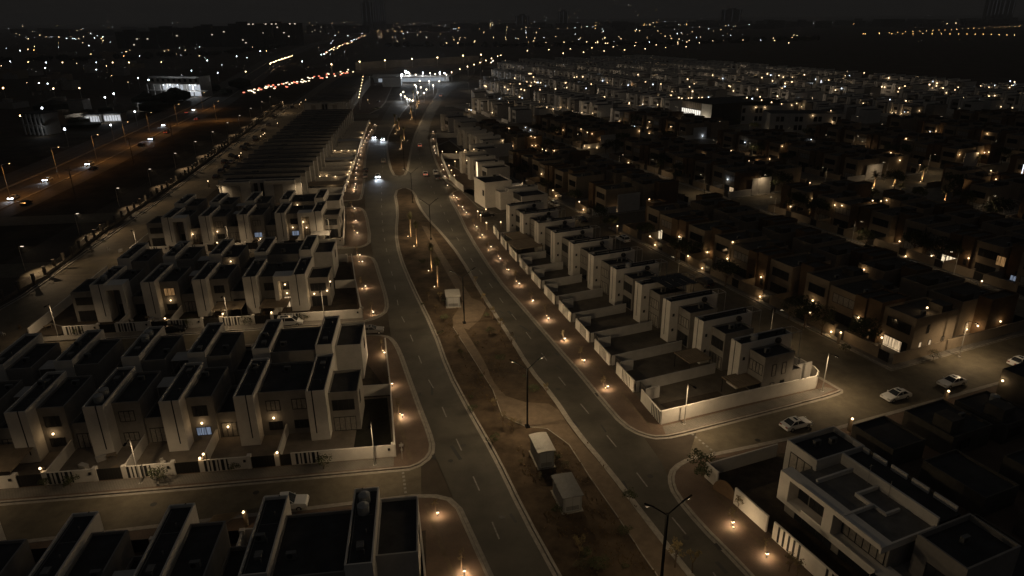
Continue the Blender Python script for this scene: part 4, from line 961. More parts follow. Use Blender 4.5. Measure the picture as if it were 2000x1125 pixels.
# shops and fuel court at the end of the boulevard, lit cool white
cm = G(815, 160); t = thing('market_hall', 'low market building under glaring cool white floodlights', 'market', cm, FL.a)
link('wall', cached(('mk', 'wall'), lambda mb: (mb.box(-40, 30, 0, 26, 0, 5), mb.box(-30, -14, -46, -20, 0, 7.5)), [LGREY]), t)
link('roof', cached(('mk', 'roof'), lambda mb: (mb.box(-42, 32, -6, 26, 5, 5.6), mb.box(-30, -14, -46, -20, 7.5, 7.7)), [CONC]), t)
link('shopfront', cached(('mk', 'shopfront'), lambda mb: (mb.box(-36, 26, -.3, -.05, .6, 3.6), mb.box(-13.9, -13.6, -44, -22, .6, 4.0)), [litpane('shop_glass', (.8, .9, 1.0), .45)]), t)
for k, (x, y, z, w) in enumerate([(792, 141, 9, 6000), (797, 143, 9, 0), (785, 147, 8, 5000), (826, 143, 8, 3000), (859, 143, 9, 3000), (868, 144, 9, 0), (813, 170, 6, 2500), (820, 159, 7, 0), (838, 160, 7, 1500), (783, 186, 4, 1500), (795, 194, 4, 1200), (816, 182, 5, 1500), (810, 167, 5, 0), (833, 176, 5, 0), (800, 145, 7, 2500), (812, 147, 7, 0), (840, 144, 8, 2500), (850, 146, 8, 0), (872, 147, 7, 1500), (776, 153, 6, 1500), (788, 181, 5, 0), (791, 190, 4, 0), (800, 196, 4, 600), (806, 198, 4, 0), (846, 168, 6, 1200), (858, 160, 6, 0), (822, 172, 5, 0), (828, 183, 5, 0)]):
    g = G(x, y, z); o = thing('floodlight_mast', 'floodlight mast blazing cool white over the market at the boulevard end', 'floodlight', g, 0, 'floodlights over the market')
    link('mast', cached(('fm', z, 'mast'), lambda mb: mb.tube((0, 0, 0), (0, 0, z), .12, n=6), [METAL]), o)
    link('lamp', cached(('fm', z, k, 'lamp'), lambda mb: mb.ball((0, 0, z + .5), .8 if k in (0, 1, 2) else .5, 8), [BRIGHT if k < 6 else glow('market_lamp', (1, .85, .62), 8)]), o)
    if w: light(o, (0, -1.5, z - .6), w, (.85, .92, 1.0), .6)
# the long concrete wall beyond the junction, with its lamps
pts = [G(x, y) for x, y in ((695, 137), (770, 132), (850, 127), (935, 122))]
longwall('concrete_wall', pts, 8.5, mat('aged_concrete', (.20, .185, .165), .9, .35, .08), 'long bare concrete wall beyond the end of the boulevard, lit by mast lamps', None, .8)
pts = [G(x, y) for x, y in ((882, 149), (905, 138), (938, 125), (945, 118))]
longwall('concrete_wall', pts, 5, CONC, 'concrete wall rising along the far boulevard past the market', None, .6)
# ------------------------------------------------------------------ the country left of the highway and the skyline
t = thing('hotel', 'pale three-storey block with brightly lit cool white verandas', 'building', G(290, 188), R(-14)); fh = Fr(-14)
W_ = 46
link('wall', cached(('ht', 'wall'), lambda mb: (mb.box(0, W_, 4, 18, 0, 15), mb.box(2, 8, 0, 4, 9, 9.4), mb.box(0, W_ + 8, 0, 4, 4.2, 4.7), mb.box(0, W_, .2, 4, 9.2, 9.7), [mb.box(6 * q, 6 * q + .6, .2, .8, 0, 9.2) for q in range(8)]), [LGREY]), t)
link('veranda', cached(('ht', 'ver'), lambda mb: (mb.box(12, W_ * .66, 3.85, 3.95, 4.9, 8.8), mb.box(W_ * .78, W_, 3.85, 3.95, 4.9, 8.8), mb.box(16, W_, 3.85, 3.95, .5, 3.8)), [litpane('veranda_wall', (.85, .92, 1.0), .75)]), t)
link('window', cached(('ht', 'win'), lambda mb: [mb.box(2 + 5 * q, 4.4 + 5 * q, 3.9, 4.0, 11, 13.4) for q in range(9)], [GLASS]), t)
link('roof', cached(('ht', 'roof'), lambda mb: mb.box(.3, W_ - .3, 4.3, 17.7, 15, 15.1), [ROOF]), t)
for q in (14, 20, 27, 38, 43): link('ceiling_lamp', cached(('ht', q), lambda mb: mb.ball((q, 2.2, 8.7), .45, 6), [BULBC]), t)
light(t, (22, -2, 7), 2500, (.88, .94, 1), .5); light(t, (42, -2, 7), 2500, (.88, .94, 1), .5)
t = thing('highway_building', 'dim columned building beside the highway with one cool lit corner', 'building', G(56, 262), R(-18))
link('wall', cached(('hb', 'wall'), lambda mb: (mb.box(0, 13, 0, 9, 0, 11), mb.box(0, 15, -2.2, 0, 4.6, 5.1), [mb.box(12.6 - 3 * q, 13.2 - 3 * q, -2.2, -1.7, 0, 11) for q in range(5)]), [GREY]), t)
link('roof', cached(('hb', 'roof'), lambda mb: mb.box(-.3, 13.4, -2.4, 9, 11, 11.4), [ROOF]), t)
link('window', cached(('hb', 'win'), lambda mb: [mb.box(10.2 - 3 * q, 12.2 - 3 * q, -.08, -.01, z, z + 2.2) for q in range(4) for z in (1, 6.4)], [GLASS]), t)
light(t, (16, -5, 3.5), 260, (.85, .92, 1), .4)
for k, (x, y, w, col) in enumerate(((165, 240, 9, .8), (203, 238, 10, .9), (270, 215, 5, .6), (142, 240, 7, .5))):
    t = thing('roadside_shop', ['left brightly lit roadside shop', 'right brightly lit roadside shop', 'small lit kiosk above the highway', 'dim roadside store left of the lit shops'][k] + ' beyond the highway', 'shop', G(x, y), R(8))
    link('wall', cached(('rs', k, 'w'), lambda mb: mb.box(0, w, 0, 9, 0, 4.6), [GREY]), t); link('roof', cached(('rs', k, 'r'), lambda mb: mb.box(-.6, w + .6, -2, 9.4, 4.6, 4.9), [ROOF]), t)
    link('shopfront', cached(('rs', k, 's'), lambda mb: mb.box(.4, w - .4, -.15, -.02, .5, 3.6), [litpane('shopfront%d' % k, (.92, .95, 1.0) if k != 2 else (1, .7, .4), col)]), t)
    link('mullions', cached(('rs', k, 'm'), lambda mb: [mb.box(.4 + q * 1.5, .62 + q * 1.5, -.2, -.14, .5, 3.6) for q in range(int(w / 1.5))], [DARK]), t)
    light(t, (w / 2, -5, 4), 700, (.9, .95, 1), .4)
rn = random.Random(5)
for i in range(70):
    x, y = rn.uniform(-20, 620), rn.uniform(70, 250)
    if y > 262 - x * .42 + 30 * (x < 100) or abs(x - 330) < 60 and 150 < y < 210: continue
    g = G(x, y); w, d, h = rn.uniform(10, 26), rn.uniform(8, 16), rn.uniform(4, 9)
    t = thing('low_building', 'dim low flat-roofed building in the dark district beyond the highway', 'building', g, rn.uniform(-.3, .3), 'low buildings beyond the highway')
    q = rn.randrange(3)
    mb = MB(); shell(mb, 0, w, 0, d, h, d=.6); mb.box(w * .2, w * .5, d * .3, d * .6, h - .6, h + 2); link('wall', mb.mesh('wall', [(GREY, TAN, CONC)[q]]), t)
    mb = MB(); roofpan(mb, 0, w, 0, d, h, d=.6); link('roof', mb.mesh('roof', [ROOF]), t)
for k, (x, y, w, h, d) in enumerate(((232, 96, 150, 36, 30), (300, 92, 190, 42, 30), (385, 92, 150, 45, 30), (452, 90, 170, 50, 30), (540, 70, 60, 26, 20), (600, 66, 80, 34, 20))):
    t = thing('apartment_block', ['first', 'second', 'third', 'fourth', 'fifth', 'last'][k] + ' broad dark apartment block on the left skyline', 'building', G(x, y), R(-6), 'dark apartment blocks on the left skyline')
    mb = MB(); mb.box(0, w, 0, d, 0, h); mb.box(w * .1, w * .2, 4, d, h, h + 4); mb.box(w * .6, w * .7, 4, d, h, h + 4); [mb.box(w * q / 8, w * q / 8 + 2, -2, 0, 0, h) for q in range(9)]; link('wall', mb.mesh('wall', [mat('far_block', (.07, .065, .06), .9, .2, .05)]), t)
    mb = MB(); [mb.box(4 + w * rn.random() * .9, 7 + w * rn.random() * .05, -.4, -.1, 6, 8) for _ in range(0)]
    for _ in range(4 if k != 3 else 16):
        a, z = rn.uniform(2, w - 6), rn.choice([8, 14, 20, 26, 32]) if k != 3 else rn.choice([20, 28, 40, 47.5, 47.5, 47.5])
        mb.box(a, a + 3.4, -2.2, -2.05, min(z, h - 2.4), min(z, h - 2.4) + 1.8)
    link('window', mb.mesh('window', [glow('far_window', (1, .85, .65), 1.2)]), t)
for k, (x, w, h, z) in enumerate(((718, 60, 150, 1), (736, 34, 150, 1), (748, 30, 155, 1), (1930, 55, 150, 0), (1944, 55, 165, 0), (1962, 65, 165, 0), (1428, 110, 90, 2), (1020, 80, 70, 2), (1100, 60, 90, 2))):
    d0 = 4200; g = ray(x, 52); g = (g.x * d0 / g.y, d0)
    t = thing('tower_block', ['slim dark tower left of the skyline gap', 'second slim dark tower on the skyline', 'third dark tower, edged with lit strips', 'left faint tower of three on the right skyline', 'middle faint tower of three on the right skyline', 'right faint tower of three on the right skyline', 'low wide block under the dim right horizon', 'low block in the middle of the horizon', 'narrow block right of the horizon middle'][k], 'tower', g)
    mb = MB(); mb.box(-w / 2, w / 2, 0, 30, 0, h); mb.box(-w / 5, w / 5, 4, 24, h, h + 8); link('wall', mb.mesh('wall', [mat('far_tower', (.16, .155, .15), .9)]), t)
    mb = MB()
    for a in (-.4, 0, .4): mb.box(w * a - 1, w * a + 1, -.5, -.2, h * .3, h)
    link('window_strip', mb.mesh('window_strip', [glow('far_strip', (.6, .6, .65), .045 if k != 2 else .12)]), t)
# dark tree belts and low hills of the plain
def belt(name, pts, h, m, seed, label):
    r = random.Random(seed); mb = MB()
    for (x0, y0), (x1, y1) in zip(pts, pts[1:]):
        L = math.dist((x0, y0), (x1, y1)); n = int(L / 14)
        for i in range(n):
            q = i / n; x, y = x0 + (x1 - x0) * q + r.uniform(-12, 12), y0 + (y1 - y0) * q + r.uniform(-20, 20); rr = r.uniform(5, 11); hh = h * r.uniform(.5, 1.1)
            for _ in range(3): mb.ball((x + r.uniform(-6, 6), y + r.uniform(-6, 6), hh * .5), rr * r.uniform(.5, 1), 6, 0, hh / rr * .55)
    o = struct(name, mb, m, 'stuff'); o['label'] = label; o['category'] = 'trees'; return o
DT = mat('dark_foliage', (.03, .03, .018), .95, .5, .3)
belt('treeline', [G(x, y) for x, y in ((0, 120), (200, 118), (420, 108), (560, 92))], 10, DT, 1, 'dark belt of trees across the left plain')
belt('treeline', [G(x, y) for x, y in ((120, 246), (190, 246), (240, 240))], 4.5, DT, 5, 'dark trees half hiding the bright roadside shops')
belt('treeline', [G(x, y) for x, y in ((20, 235), (110, 228), (250, 222), (300, 205), (390, 192), (470, 175))], 9, DT, 2, 'dark trees between the shops and the lit hotel')
belt('treeline', [G(x, y) for x, y in ((760, 92), (1000, 92), (1300, 88), (1600, 78))], 12, DT, 3, 'dark tree belt under the middle horizon')
# ------------------------------------------------------------------ lamps
LN = {}
def post_lamp(px, py, label, group, h=6.8, watts=320, rot=0.0, arm=1.2, lit=True):
    """street lamp placed by its head, which stands h above the ground"""
    g = G(px, py, h)
    t = thing('street_lamp', label, 'street lamp', g, rot, group)
    link('pole', cached(('SL', h, 'pole'), lambda mb: (mb.tube((0, 0, 0), (0, 0, h), .085, .05, 8), mb.box(-.2, .2, -.2, .2, 0, .16)), [METAL]), t)
    link('arm', cached(('SL', h, arm, 'arm'), lambda mb: mb.tube((0, 0, h), (arm, 0, h + .12), .035, n=6), [POLE]), t)
    link('lamp_head', cached(('SL', h, arm, 'lamp_head'), lambda mb: (mb.box(arm - .1, arm + .5, -.13, .13, h + .06, h + .17, 0), mb.box(arm - .05, arm + .45, -.1, .1, h + .04, h + .058, 1)), [POLE, HEADW]), t)
    if lit: light(t, (arm + .2, 0, h - .04), watts, WARMW, .1, 172).data.spot_blend = 1.0
    return t
def wall_lamp(px, py, watts=22, bulb=BULB, col=WARM, r=.16, group='wall lamps', where='among the houses'):
    p, kind, n = hit(px, py)
    if kind == 'ground':
        p = Vector((*G(px, py, 2.3), 2.3)); n = (0, -1)
        t = thing('gate_lamp', f'glowing lamp on a gate pillar {where}', 'lamp', (p.x, p.y), 0, 'gate lamps ' + where)
        link('pillar', cached(('GL', 'pillar'), lambda mb: mb.box(-.2, .2, .1, .5, 0, 2.15), [TAN]), t)
        link('globe', cached(('GL', 'globe', r, bulb.name), lambda mb: mb.ball((0, 0, 2.3), r, 8), [bulb]), t)
        if watts: light(t, (0, -.3, 2.5), watts, col, .1)
        return t
    if kind == 'roof': n = (0, -1)
    a = math.atan2(n[1], n[0]) + math.pi / 2
    z = p.z
    t = thing('wall_lamp', f'glowing {"roof-edge" if kind == "roof" else "wall"} lamp {where}', 'lamp', (p.x, p.y, z), a, 'lamps ' + where)
    link('bracket', cached(('WL', 'bracket', kind), (lambda mb: mb.box(-.06, .06, -.12, 0, -.1, .1)) if kind == 'wall' else (lambda mb: mb.box(-.05, .05, -.05, .05, 0, .35)), [DARK]), t)
    c = (0, -.2, 0) if kind == 'wall' else (0, 0, .45)
    link('globe', cached(('WL', 'globe', kind, r, bulb.name), lambda mb: mb.ball(c, r, 8), [bulb]), t)
    if watts: light(t, (0, -.42, .02) if kind == 'wall' else (0, -.3, .5), watts, col, .08)
    return t
def Z(x0, y0, L, s=.2): return [(x0 + p[0] * s, y0 + p[1] * s) for p in L]
# side-street lamps of the left-hand blocks (heads)
A7 = R(-83)
for k, (x, y, lab) in enumerate(((724, 824, 'on the pickup street, nearest the boulevard'), (253, 857, 'on the pickup street, before the gated walls at left'), (-120, 900, 'on the pickup street at the left edge'), (627, 566, 'on the people carrier street, nearest the boulevard'), (437, 576, 'on the people carrier street, in the middle'), (96, 594, 'on the people carrier street, by the west road'),
        (441, 440, 'in the third lit row, middle'), (260, 449, 'in the third lit row, by the west road'), (640, 425, 'in the third lit row, by the walkway'))):
    post_lamp(x, y, 'slim grey street lamp ' + lab, 'slim street lamps of the left-hand side streets', rot=A7, watts=1000)
for k, (x, y, lab) in enumerate(((588, 355, 'before the terrace end facade, right'), (427, 361, 'before the terrace end facade, left'), (553, 200, 'glaring, beside the second terrace on the west road'))):
    post_lamp(x, y, 'slim street lamp ' + lab, 'street lamps by the long terraces', rot=A7, watts=1000)
for k, (x, y, lab) in enumerate(((1344, 749, 'by the long white end wall, nearest the boulevard'), (1619, 690, 'by the rounded white wall corner'), (1891, 627, 'on the cross street by the brown corner villa'))):
    post_lamp(x, y, 'slim grey street lamp ' + lab, 'slim street lamps of the right-hand cross street', rot=R(-65), watts=2300)
for k, (x, y) in enumerate(((1327, 504), (1511, 603), (1090, 392), (1020, 352), (1377, 342), (1486, 341), (1516, 386), (1671, 432), (1873, 494), (1932, 382), (1681, 228), (1716, 242), (1621, 264), (1669, 266), (1692, 277), (1938, 275), (1735, 318), (1818, 301), (1616, 328), (1078, 312), (1134, 263), (1210, 302), (1282, 312), (1400, 237), (1388, 217), (1466, 235), (1547, 250), (1583, 273), (1471, 281), (1324, 255), (1400, 274), (1825, 235), (1867, 320), (1924, 185), (1880, 212), (1832, 227), (1720, 192), (1230, 222), (1206, 200), (1153, 210), (962, 246))):
    post_lamp(x, y, 'slim street lamp with a lit stem standing between the brown walls', 'slim street lamps of the brown estate', rot=R(-30 if k % 2 else 150), watts=700 if y > 300 else 700)
for k in range(9):
    for vv in range(0, 14):
        v = 335 + 36 * vv; u = 93 + 51 * k
        px, py = proj(*FR.w(u, v), 6.8)
        if not (900 < px < 2040 and 128 < py < 228) or (k == 0 and v > 350) or (k == 1 and v > 440): continue
        t = thing('street_lamp', 'slim street lamp with lit stem in the lanes of the far pale estate', 'street lamp', FR.w(u, v), R(22.8 if vv % 2 else 200), 'street lamps of the far pale estate')
        link('pole', cached(('SL', 6.8, 'pole'), None, None), t); link('arm', cached(('SL', 6.8, 1.2, 'arm'), None, None), t); link('lamp_head', cached(('SL', 6.8, 1.2, 'lamp_head'), None, None), t)
        light(t, (1.4, 0, 6.76), 400, (1, .80, .58), .1)
# lamps along the west road verge: short, heads seen bright
for k, (x, y) in enumerate(((36, 482), (145, 418), (225, 368), (288, 331), (338, 300), (378, 277), (412, 258), (441, 240), (465, 226), (487, 212), (509, 199), (525, 189))):
    g = G(x, y, 6.0); t = thing('verge_lamp', f'short street lamp with bright head on the fence verge, {ORD[k]} from the camera', 'street lamp', g, R(-8), 'street lamps along the fence verge')
    link('pole', cached(('VL', 'pole'), lambda mb: mb.tube((0, 0, 0), (0, 0, 6), .07, .05, 6), [METAL]), t)
    link('lamp_head', cached(('VL', 'head'), lambda mb: (mb.box(-.1, 1.3, -.06, .06, 6.0, 6.08), mb.box(.6, 1.3, -.14, .14, 6.08, 6.16, 1)), [POLE, glow('verge_head', (1, .82, .6), 1.6)]), t)
    lo_ = light(t, (.95, 0, 5.85), 4300, (1, .72, .42), .1, 112); lo_.data.spot_blend = .8; lo_.rotation_euler = (0, R(-56), 0)
# Y-shaped boulevard lamps on the median (bases)
for k, (x, y, x2, lit) in enumerate(((1290, 1150, 0, 1), (1030, 835, 0, 1), (907, 632, 0, 1), (842, 468, 0, 1), (806, 396, 0, 1), (790, 330, 0, 1), (812, 240, 0, 1), (830, 200, 0, 1))):
    g = G(x, y)
    t = thing('boulevard_lamp', f'tall black Y-shaped double street lamp on the median, {ORD[k]} from the camera', 'street lamp', g, R(14 if k < 3 else 8), 'Y-shaped lamps on the median')
    link('pole', cached(('Y', 'pole'), lambda mb: (mb.box(-.09, .09, -.16, .16, 0.1, 9.6), mb.box(-.3, .3, -.4, .4, .1, .35)), [POLE]), t)
    for sgn, nm in ((-1, 'a'), (1, 'b')):
        link('arm', cached(('Y', 'arm', sgn), lambda mb: mb.tube((sgn * .05, 0, 9.5), (sgn * 1.5, 0, 10.7), .07, n=6), [POLE]), t)
        link('lamp_head', cached(('Y', 'head', sgn), lambda mb: (mb.tube((sgn * 1.5, 0, 10.7), (sgn * 2.5, 0, 11.35), .11, .09, n=6), mb.box(sgn * 1.6, sgn * 2.4, -.03, .03, 10.9, 10.92, 1)), [POLE, POLE if k != 4 or sgn > 0 else HEADW]), t)
        light(t, (sgn * 2.15, 0, 10.9), 2500 if k != 0 else 600, (1, .74, .43), .15, 178).data.spot_blend = 0.04
# bollard lights with young trees beside them
def sapling_mesh(seed):
    r = random.Random(seed); mb = MB(); h = r.uniform(1.8, 2.6)
    mb.tube((0, 0, 0), (.1, 0, h), .035, .015, 5, 0)
    for _ in range(46):
        q = r.uniform(.55, 1.05) * h; a, rad = r.uniform(0, 6.28), r.uniform(.05, .5)
        c = Vector((.08 + rad * math.cos(a), rad * math.sin(a), q)); n1 = Vector((r.uniform(-1, 1), r.uniform(-1, 1), r.uniform(-1, 1))).normalized() * .13; n2 = n1.orthogonal().normalized() * .06
        mb.face([c - n1, c + n2, c + n1, c - n2], 1)
    for _ in range(4):
        a = r.uniform(0, 6.28); mb.tube((.05, 0, h * r.uniform(.4, .8)), (.4 * math.cos(a), .4 * math.sin(a), h * r.uniform(.8, 1)), .015, .006, 4, 0)
    return mb.mesh('sapling', [BARK, LEAFY])
SAP = [sapling_mesh(s) for s in range(4)]
BR_ = [(892, 387), (903, 405), (911, 416), (931, 444), (942, 460), (959, 483), (977, 506), (993, 528), (1014, 555), (1041, 588), (1071, 623), (1103, 663), (1141, 705), (1187, 756), (1431, 1022), (1498, 1084)]
BLF = [(907, 1117), (855, 1003), (786, 812), (766, 751), (751, 690), (729, 611), (714, 560), (708, 512), (703, 499), (698, 456), (695, 432), (693, 408)]
BLN = Z(400, 180, [(1460, 955), (1462, 935), (1472, 900), (1475, 840), (1478, 790), (1485, 745), (1492, 705), (1505, 665), (1520, 615), (1525, 580), (1535, 545), (1550, 515), (1565, 480), (1580, 450), (1600, 420), (1615, 390), (1630, 370), (1662, 320)])
BRN = [(886, 383), (874, 363), (869, 345), (866, 332), (863, 322), (851, 300), (849, 294), (848, 286), (846, 272), (846, 258)]
rb = random.Random(8)
for nm, L, gp_, scale in (('right-hand walkway', BR_, 1, 1), ('left-hand walkway', BLF, 1, 1), ('far left-hand walkway by the terrace yards', BLN, 1, .9), ('far right-hand walkway', BRN, 1, 1)):
    for k, (x, y) in enumerate(L):
        g = G(x, y, .5)
        t = thing('bollard_light', f'low lit bollard on the {nm}, ' + (f'{ORD[k]} along its line'), 'bollard', g, FR.a if 'right' in nm else FL.a, 'lit bollards on the ' + nm)
        link('post', cached(('BO', 'post'), lambda mb: (mb.box(-.07, .07, -.07, .07, .13, .62), mb.box(-.16, .16, -.02, .02, .62, .8), mb.box(-.18, .18, -.13, .13, .8, .86)), [DARK]), t)
        link('lamp', cached(('BO', 'lamp'), lambda mb: (mb.box(-.14, .14, -.11, -.03, .64, .79), mb.box(-.14, .14, .03, .11, .64, .79)), [glow('bollard_bulb', (1, .80, .55), 4)]), t)
        w = 85 * scale * rb.choice([1.25, 1.1, 1, .9, .75, .55, .35])
        light(t, (0, -.2, .72), w, (1, .70, .40), .04); light(t, (0, .2, .72), w, (1, .70, .40), .04)
        if nm in ('right-hand walkway', 'left-hand walkway'):
            q = G(x + rb.uniform(-9, -3), y + rb.uniform(-6, 8)); s = tag(link('sapling', SAP[k % 4], None, (*q, .13), rb.uniform(0, 6)), f'thin young tree beside the {ORD[k]} bollard on the {nm}', 'young tree', 'young trees on the ' + nm)
            up_ = thing('uplight', f'uplight at the young tree by the {ORD[k]} bollard, {nm}', 'uplight', (q[0] + .25, q[1] - .3, .13), 0, 'uplights on the ' + nm)
            link('casing', cached(('UP', 'casing'), lambda mb: mb.box(-.1, .1, -.1, .1, 0, .12), [DARK]), up_); link('lens', cached(('UP', 'lens'), lambda mb: mb.box(-.08, .08, -.08, .08, .12, .14), [BULB]), up_)
            light(up_, (0, 0, .3), 22, WARM, .05)
# lamps on walls and gates, where the photograph shows them
near = [(78, 915), (390, 895), (397, 887), (541, 884), (105, 846), (395, 825), (446, 832), (535, 815), (322, 622), (334, 586), (435, 613), (441, 605), (530, 610), (561, 572), (614, 573), (643, 550), (639, 567), (451, 510), (377, 457), (425, 452), (424, 474), (509, 466), (506, 470), (572, 444), (599, 444), (593, 433), (581, 400), (557, 555), (475, 1000)]
for x, y in near: wall_lamp(x, y, 13, where='on the white townhouses left of the boulevard')
for x, y in Z(400, 180, [(760, 95), (710, 302), (545, 430), (570, 412), (585, 400), (335, 620), (353, 594), (985, 75), (940, 98), (925, 118), (30, 868), (1592, 75), (1612, 302), (1540, 402), (1525, 440), (1467, 570), (1430, 685), (1425, 730), (1412, 770), (1395, 803), (1400, 875), (1272, 570), (1337, 570), (1405, 570), (1125, 822), (1190, 822), (1275, 822), (1240, 890)]): wall_lamp(x, y, 14, where='along the long terraces')
mid = Z(860, 120, [(607, 775), (710, 825), (668, 652), (885, 730), (922, 742), (997, 857), (1035, 870), (1110, 872), (1107, 660), (1140, 668), (1203, 670), (1377, 660), (1440, 693), (1480, 706), (1562, 762), (1408, 825), (1450, 838), (1527, 842), (992, 1098), (1746, 583), (1940, 680), (895, 820), (930, 820), (143, 975), (262, 967), (157, 883), (240, 878), (328, 870), (85, 1015), (108, 1062), (20, 880), (137, 1112)])
mid += Z(1200, 150, [(45, 433), (343, 440), (325, 500), (553, 487), (537, 550), (240, 525), (343, 553), (1635, 678), (1143, 722), (1313, 820), (1393, 820), (1513, 802), (1597, 802), (868, 762), (1910, 1035), (140, 838), (1937, 380), (1380, 300), (1470, 300)])
mid += Z(1200, 330, [(25, 410), (340, 312), (30, 557), (348, 658), (640, 660), (403, 740), (1150, 712), (900, 810), (727, 850), (1110, 875), (865, 968), (1440, 1055), (1725, 367), (1930, 288), (1907, 407)])
mid += Z(1600, 330, [(157, 353), (227, 357), (520, 325), (605, 313), (663, 305), (1447, 571), (790, 706), (443, 981), (850, 851), (1103, 847), (1465, 870), (1590, 1095), (1675, 30), (1730, 100)])
mid += Z(1600, 560, [(1050, 228), (390, 297), (125, 438), (212, 447), (1430, 412), (1557, 381), (1760, 335), (620, 495), (1800, 915)])
mid += Z(880, 320, [(345, 443), (265, 463), (293, 500), (350, 575), (490, 568), (1000, 258), (1035, 312), (1257, 384), (1303, 447), (1625, 460), (1632, 607), (890, 97)])
mid += Z(1200, 560, [(1430, 95), (1945, 133), (1910, 250)]) + [(1485, 577), (1665, 818), (1853, 764)]
seen = []; rr0 = random.Random(3)
for x, y in mid:
    if any(abs(x - a) + abs(y - b) < 4 for a, b in seen): continue
    seen.append((x, y)); wall_lamp(x, y, rr0.uniform(14, 42), where='among the brown villas and yards at right', r=.17)
farl = Z(860, 120, [(575, 388), (662, 408), (675, 362), (735, 345), (772, 345), (797, 358), (885, 208), (940, 205), (955, 205), (982, 207), (868, 125), (885, 125), (780, 128), (1012, 115), (1030, 112), (1110, 108), (1197, 105), (1172, 70), (1260, 40), (1465, 92), (1660, 97), (1245, 208), (1587, 188), (1360, 308), (1418, 320), (1605, 355), (1180, 447), (1245, 465), (1102, 465), (1040, 455), (1385, 500), (1417, 508), (1490, 506), (975, 408), (1295, 485), (510, 500), (1845, 410), (1980, 418), (430, 235), (440, 240), (450, 245), (503, 300), (777, 225), (960, 47), (765, 58), (912, 20), (280, 470), (300, 475), (320, 480)])
farl += Z(1200, 150, [(565, 145), (823, 82), (765, 142), (553, 187), (497, 205), (532, 210), (628, 203), (657, 210), (723, 207), (755, 205), (822, 203), (855, 201), (918, 198), (423, 193), (143, 262), (283, 267), (420, 272), (1293, 212), (1345, 222), (1437, 236), (1532, 248), (1630, 264), (1594, 188), (1793, 213), (1827, 212), (1730, 277), (1830, 292), (1783, 260), (1422, 203)])
farl += Z(1600, 150, [(250, 25), (303, 67), (475, 17), (680, 12), (1110, 45), (613, 97), (835, 90), (870, 122), (772, 146), (1038, 183), (1105, 113), (1270, 118), (1243, 156), (1513, 103), (1577, 88), (1715, 90), (1857, 104), (1865, 42), (1908, 50), (1975, 70), (1660, 190), (1716, 184), (1910, 168), (1410, 206), (1773, 292), (1887, 302), (690, 230), (724, 228), (810, 244), (845, 242), (432, 258), (715, 352), (750, 352), (836, 343), (870, 345), (808, 360), (975, 333), (113, 340), (130, 440), (1085, 535), (1137, 530), (845, 603), (695, 742), (783, 815), (987, 857), (1367, 760), (1547, 747), (1617, 740), (1660, 735), (1643, 558)])
rr_ = random.Random(77)
for _ in range(190):
    y = rr_.uniform(118, 178); farl.append((rr_.uniform(950, 1250 + (y - 110) * 14), y))
for x, y in farl:
    wall_lamp(x, y, 45 if (x, y) in set(farl[:150]) and y > 150 else 0, r=rr_.uniform(.13, .24) + max(0, 230 - y) * .0035, where='dotting the dim far estate', bulb=BULB if rr_.random() < .8 else BULBC)
for x, y in Z(860, 120, [(835, 645), (1900, 633), (577, 365), (883, 670)]) + Z(1200, 150, [(1925, 612), (200, 483), (858, 578), (1277, 640)]) + Z(1200, 330, [(1110, 102)]): wall_lamp(x, y, 30, BULBC, COOL, .18, where='glowing cool white in the estate')
# ------------------------------------------------------------------ lit windows, where the photograph shows them
def lit_window(px, py, w, h, m, label):
    p, kind, n = hit(px, py)
    if kind != 'wall': return
    a = math.atan2(n[1], n[0]) + math.pi / 2
    t = thing('lit_window', label, 'window', p, a, 'lit windows of the estate')
    link('frame', cached(('LW', w, h, 'frame'), lambda mb: (mb.box(-w/2, w/2, -.07, .0, h/2 - .06, h/2), mb.box(-w/2, w/2, -.07, 0, -h/2, -h/2 + .06), [mb.box(-w/2 + (w - .06) * q / 2, -w/2 + (w - .06) * q / 2 + .06, -.07, 0, -h/2 + .06, h/2 - .06) for q in range(3)]), [FRAME]), t)
    link('pane', cached(('LW', w, h, 'pane'), lambda mb: mb.box(-w/2 + .06, w/2 - .06, -.04, -.001, -h/2 + .06, h/2 - .06), [m], ), t, m=m)
PWB = litpane('lit_room_bright', (1.0, .80, .52), 1.3)
for x, y, w, h, m, lab in ((1955, 510, 2.0, 2.2, PO, 'orange-lit curtained window of the far right brown villa'), (1950, 535, 2.6, 1.4, PC, 'cool blue lit window under the orange one'), (1979, 545, 1.4, 1.6, PC, 'small cool lit window at the right edge'), (1853, 508, 3.6, 2.0, PWB, 'bright dining room window behind the lamplit terrace'),
        (1288, 460, .9, 2.6, PWB, 'tall bright doorway in the lamplit yard'), (1292, 458, .7, 2.6, PWB, 'second bright slit beside the lamplit doorway'), (1328, 468, 1.6, 1.8, PW, 'bright window above a dark tree'), (1249, 414, .9, 2.2, PC, 'tall pale window on a brown tower'), (1431, 371, 3.2, 1.6, PW, 'bright wide window beside the tall blank wall'),
        (1353, 274, 2.6, 1.4, PC, 'pair of cool panes in the mid estate'), (1307, 297, 2.0, 2.0, PC, 'cool lit window, left of two in the dark row'), (1331, 298, 2.0, 2.0, PC, 'cool lit window, right of two in the dark row'), (1621, 435, 2.0, 1.5, PO, 'small orange and white window in a dark villa'), (1228, 318, 1.8, 1.2, PO, 'small orange window in the left estate'), (1710, 398, 1.4, 2.2, PWB, 'bright slit window near the lit palms'), (1704, 397, 1.4, 2.2, PWB, 'second bright slit window near the lit palms'), (1697, 652, .5, 2.0, PO, 'narrow amber window beside a brown tower'), (1678, 627, 2.8, 1.4, CURT, 'curtained window under the wall lamp'), (1742, 672, 3.6, 2.4, PW, 'wide warm glazed door of the corner villa')):
    lit_window(x, y, w, h, m, lab)
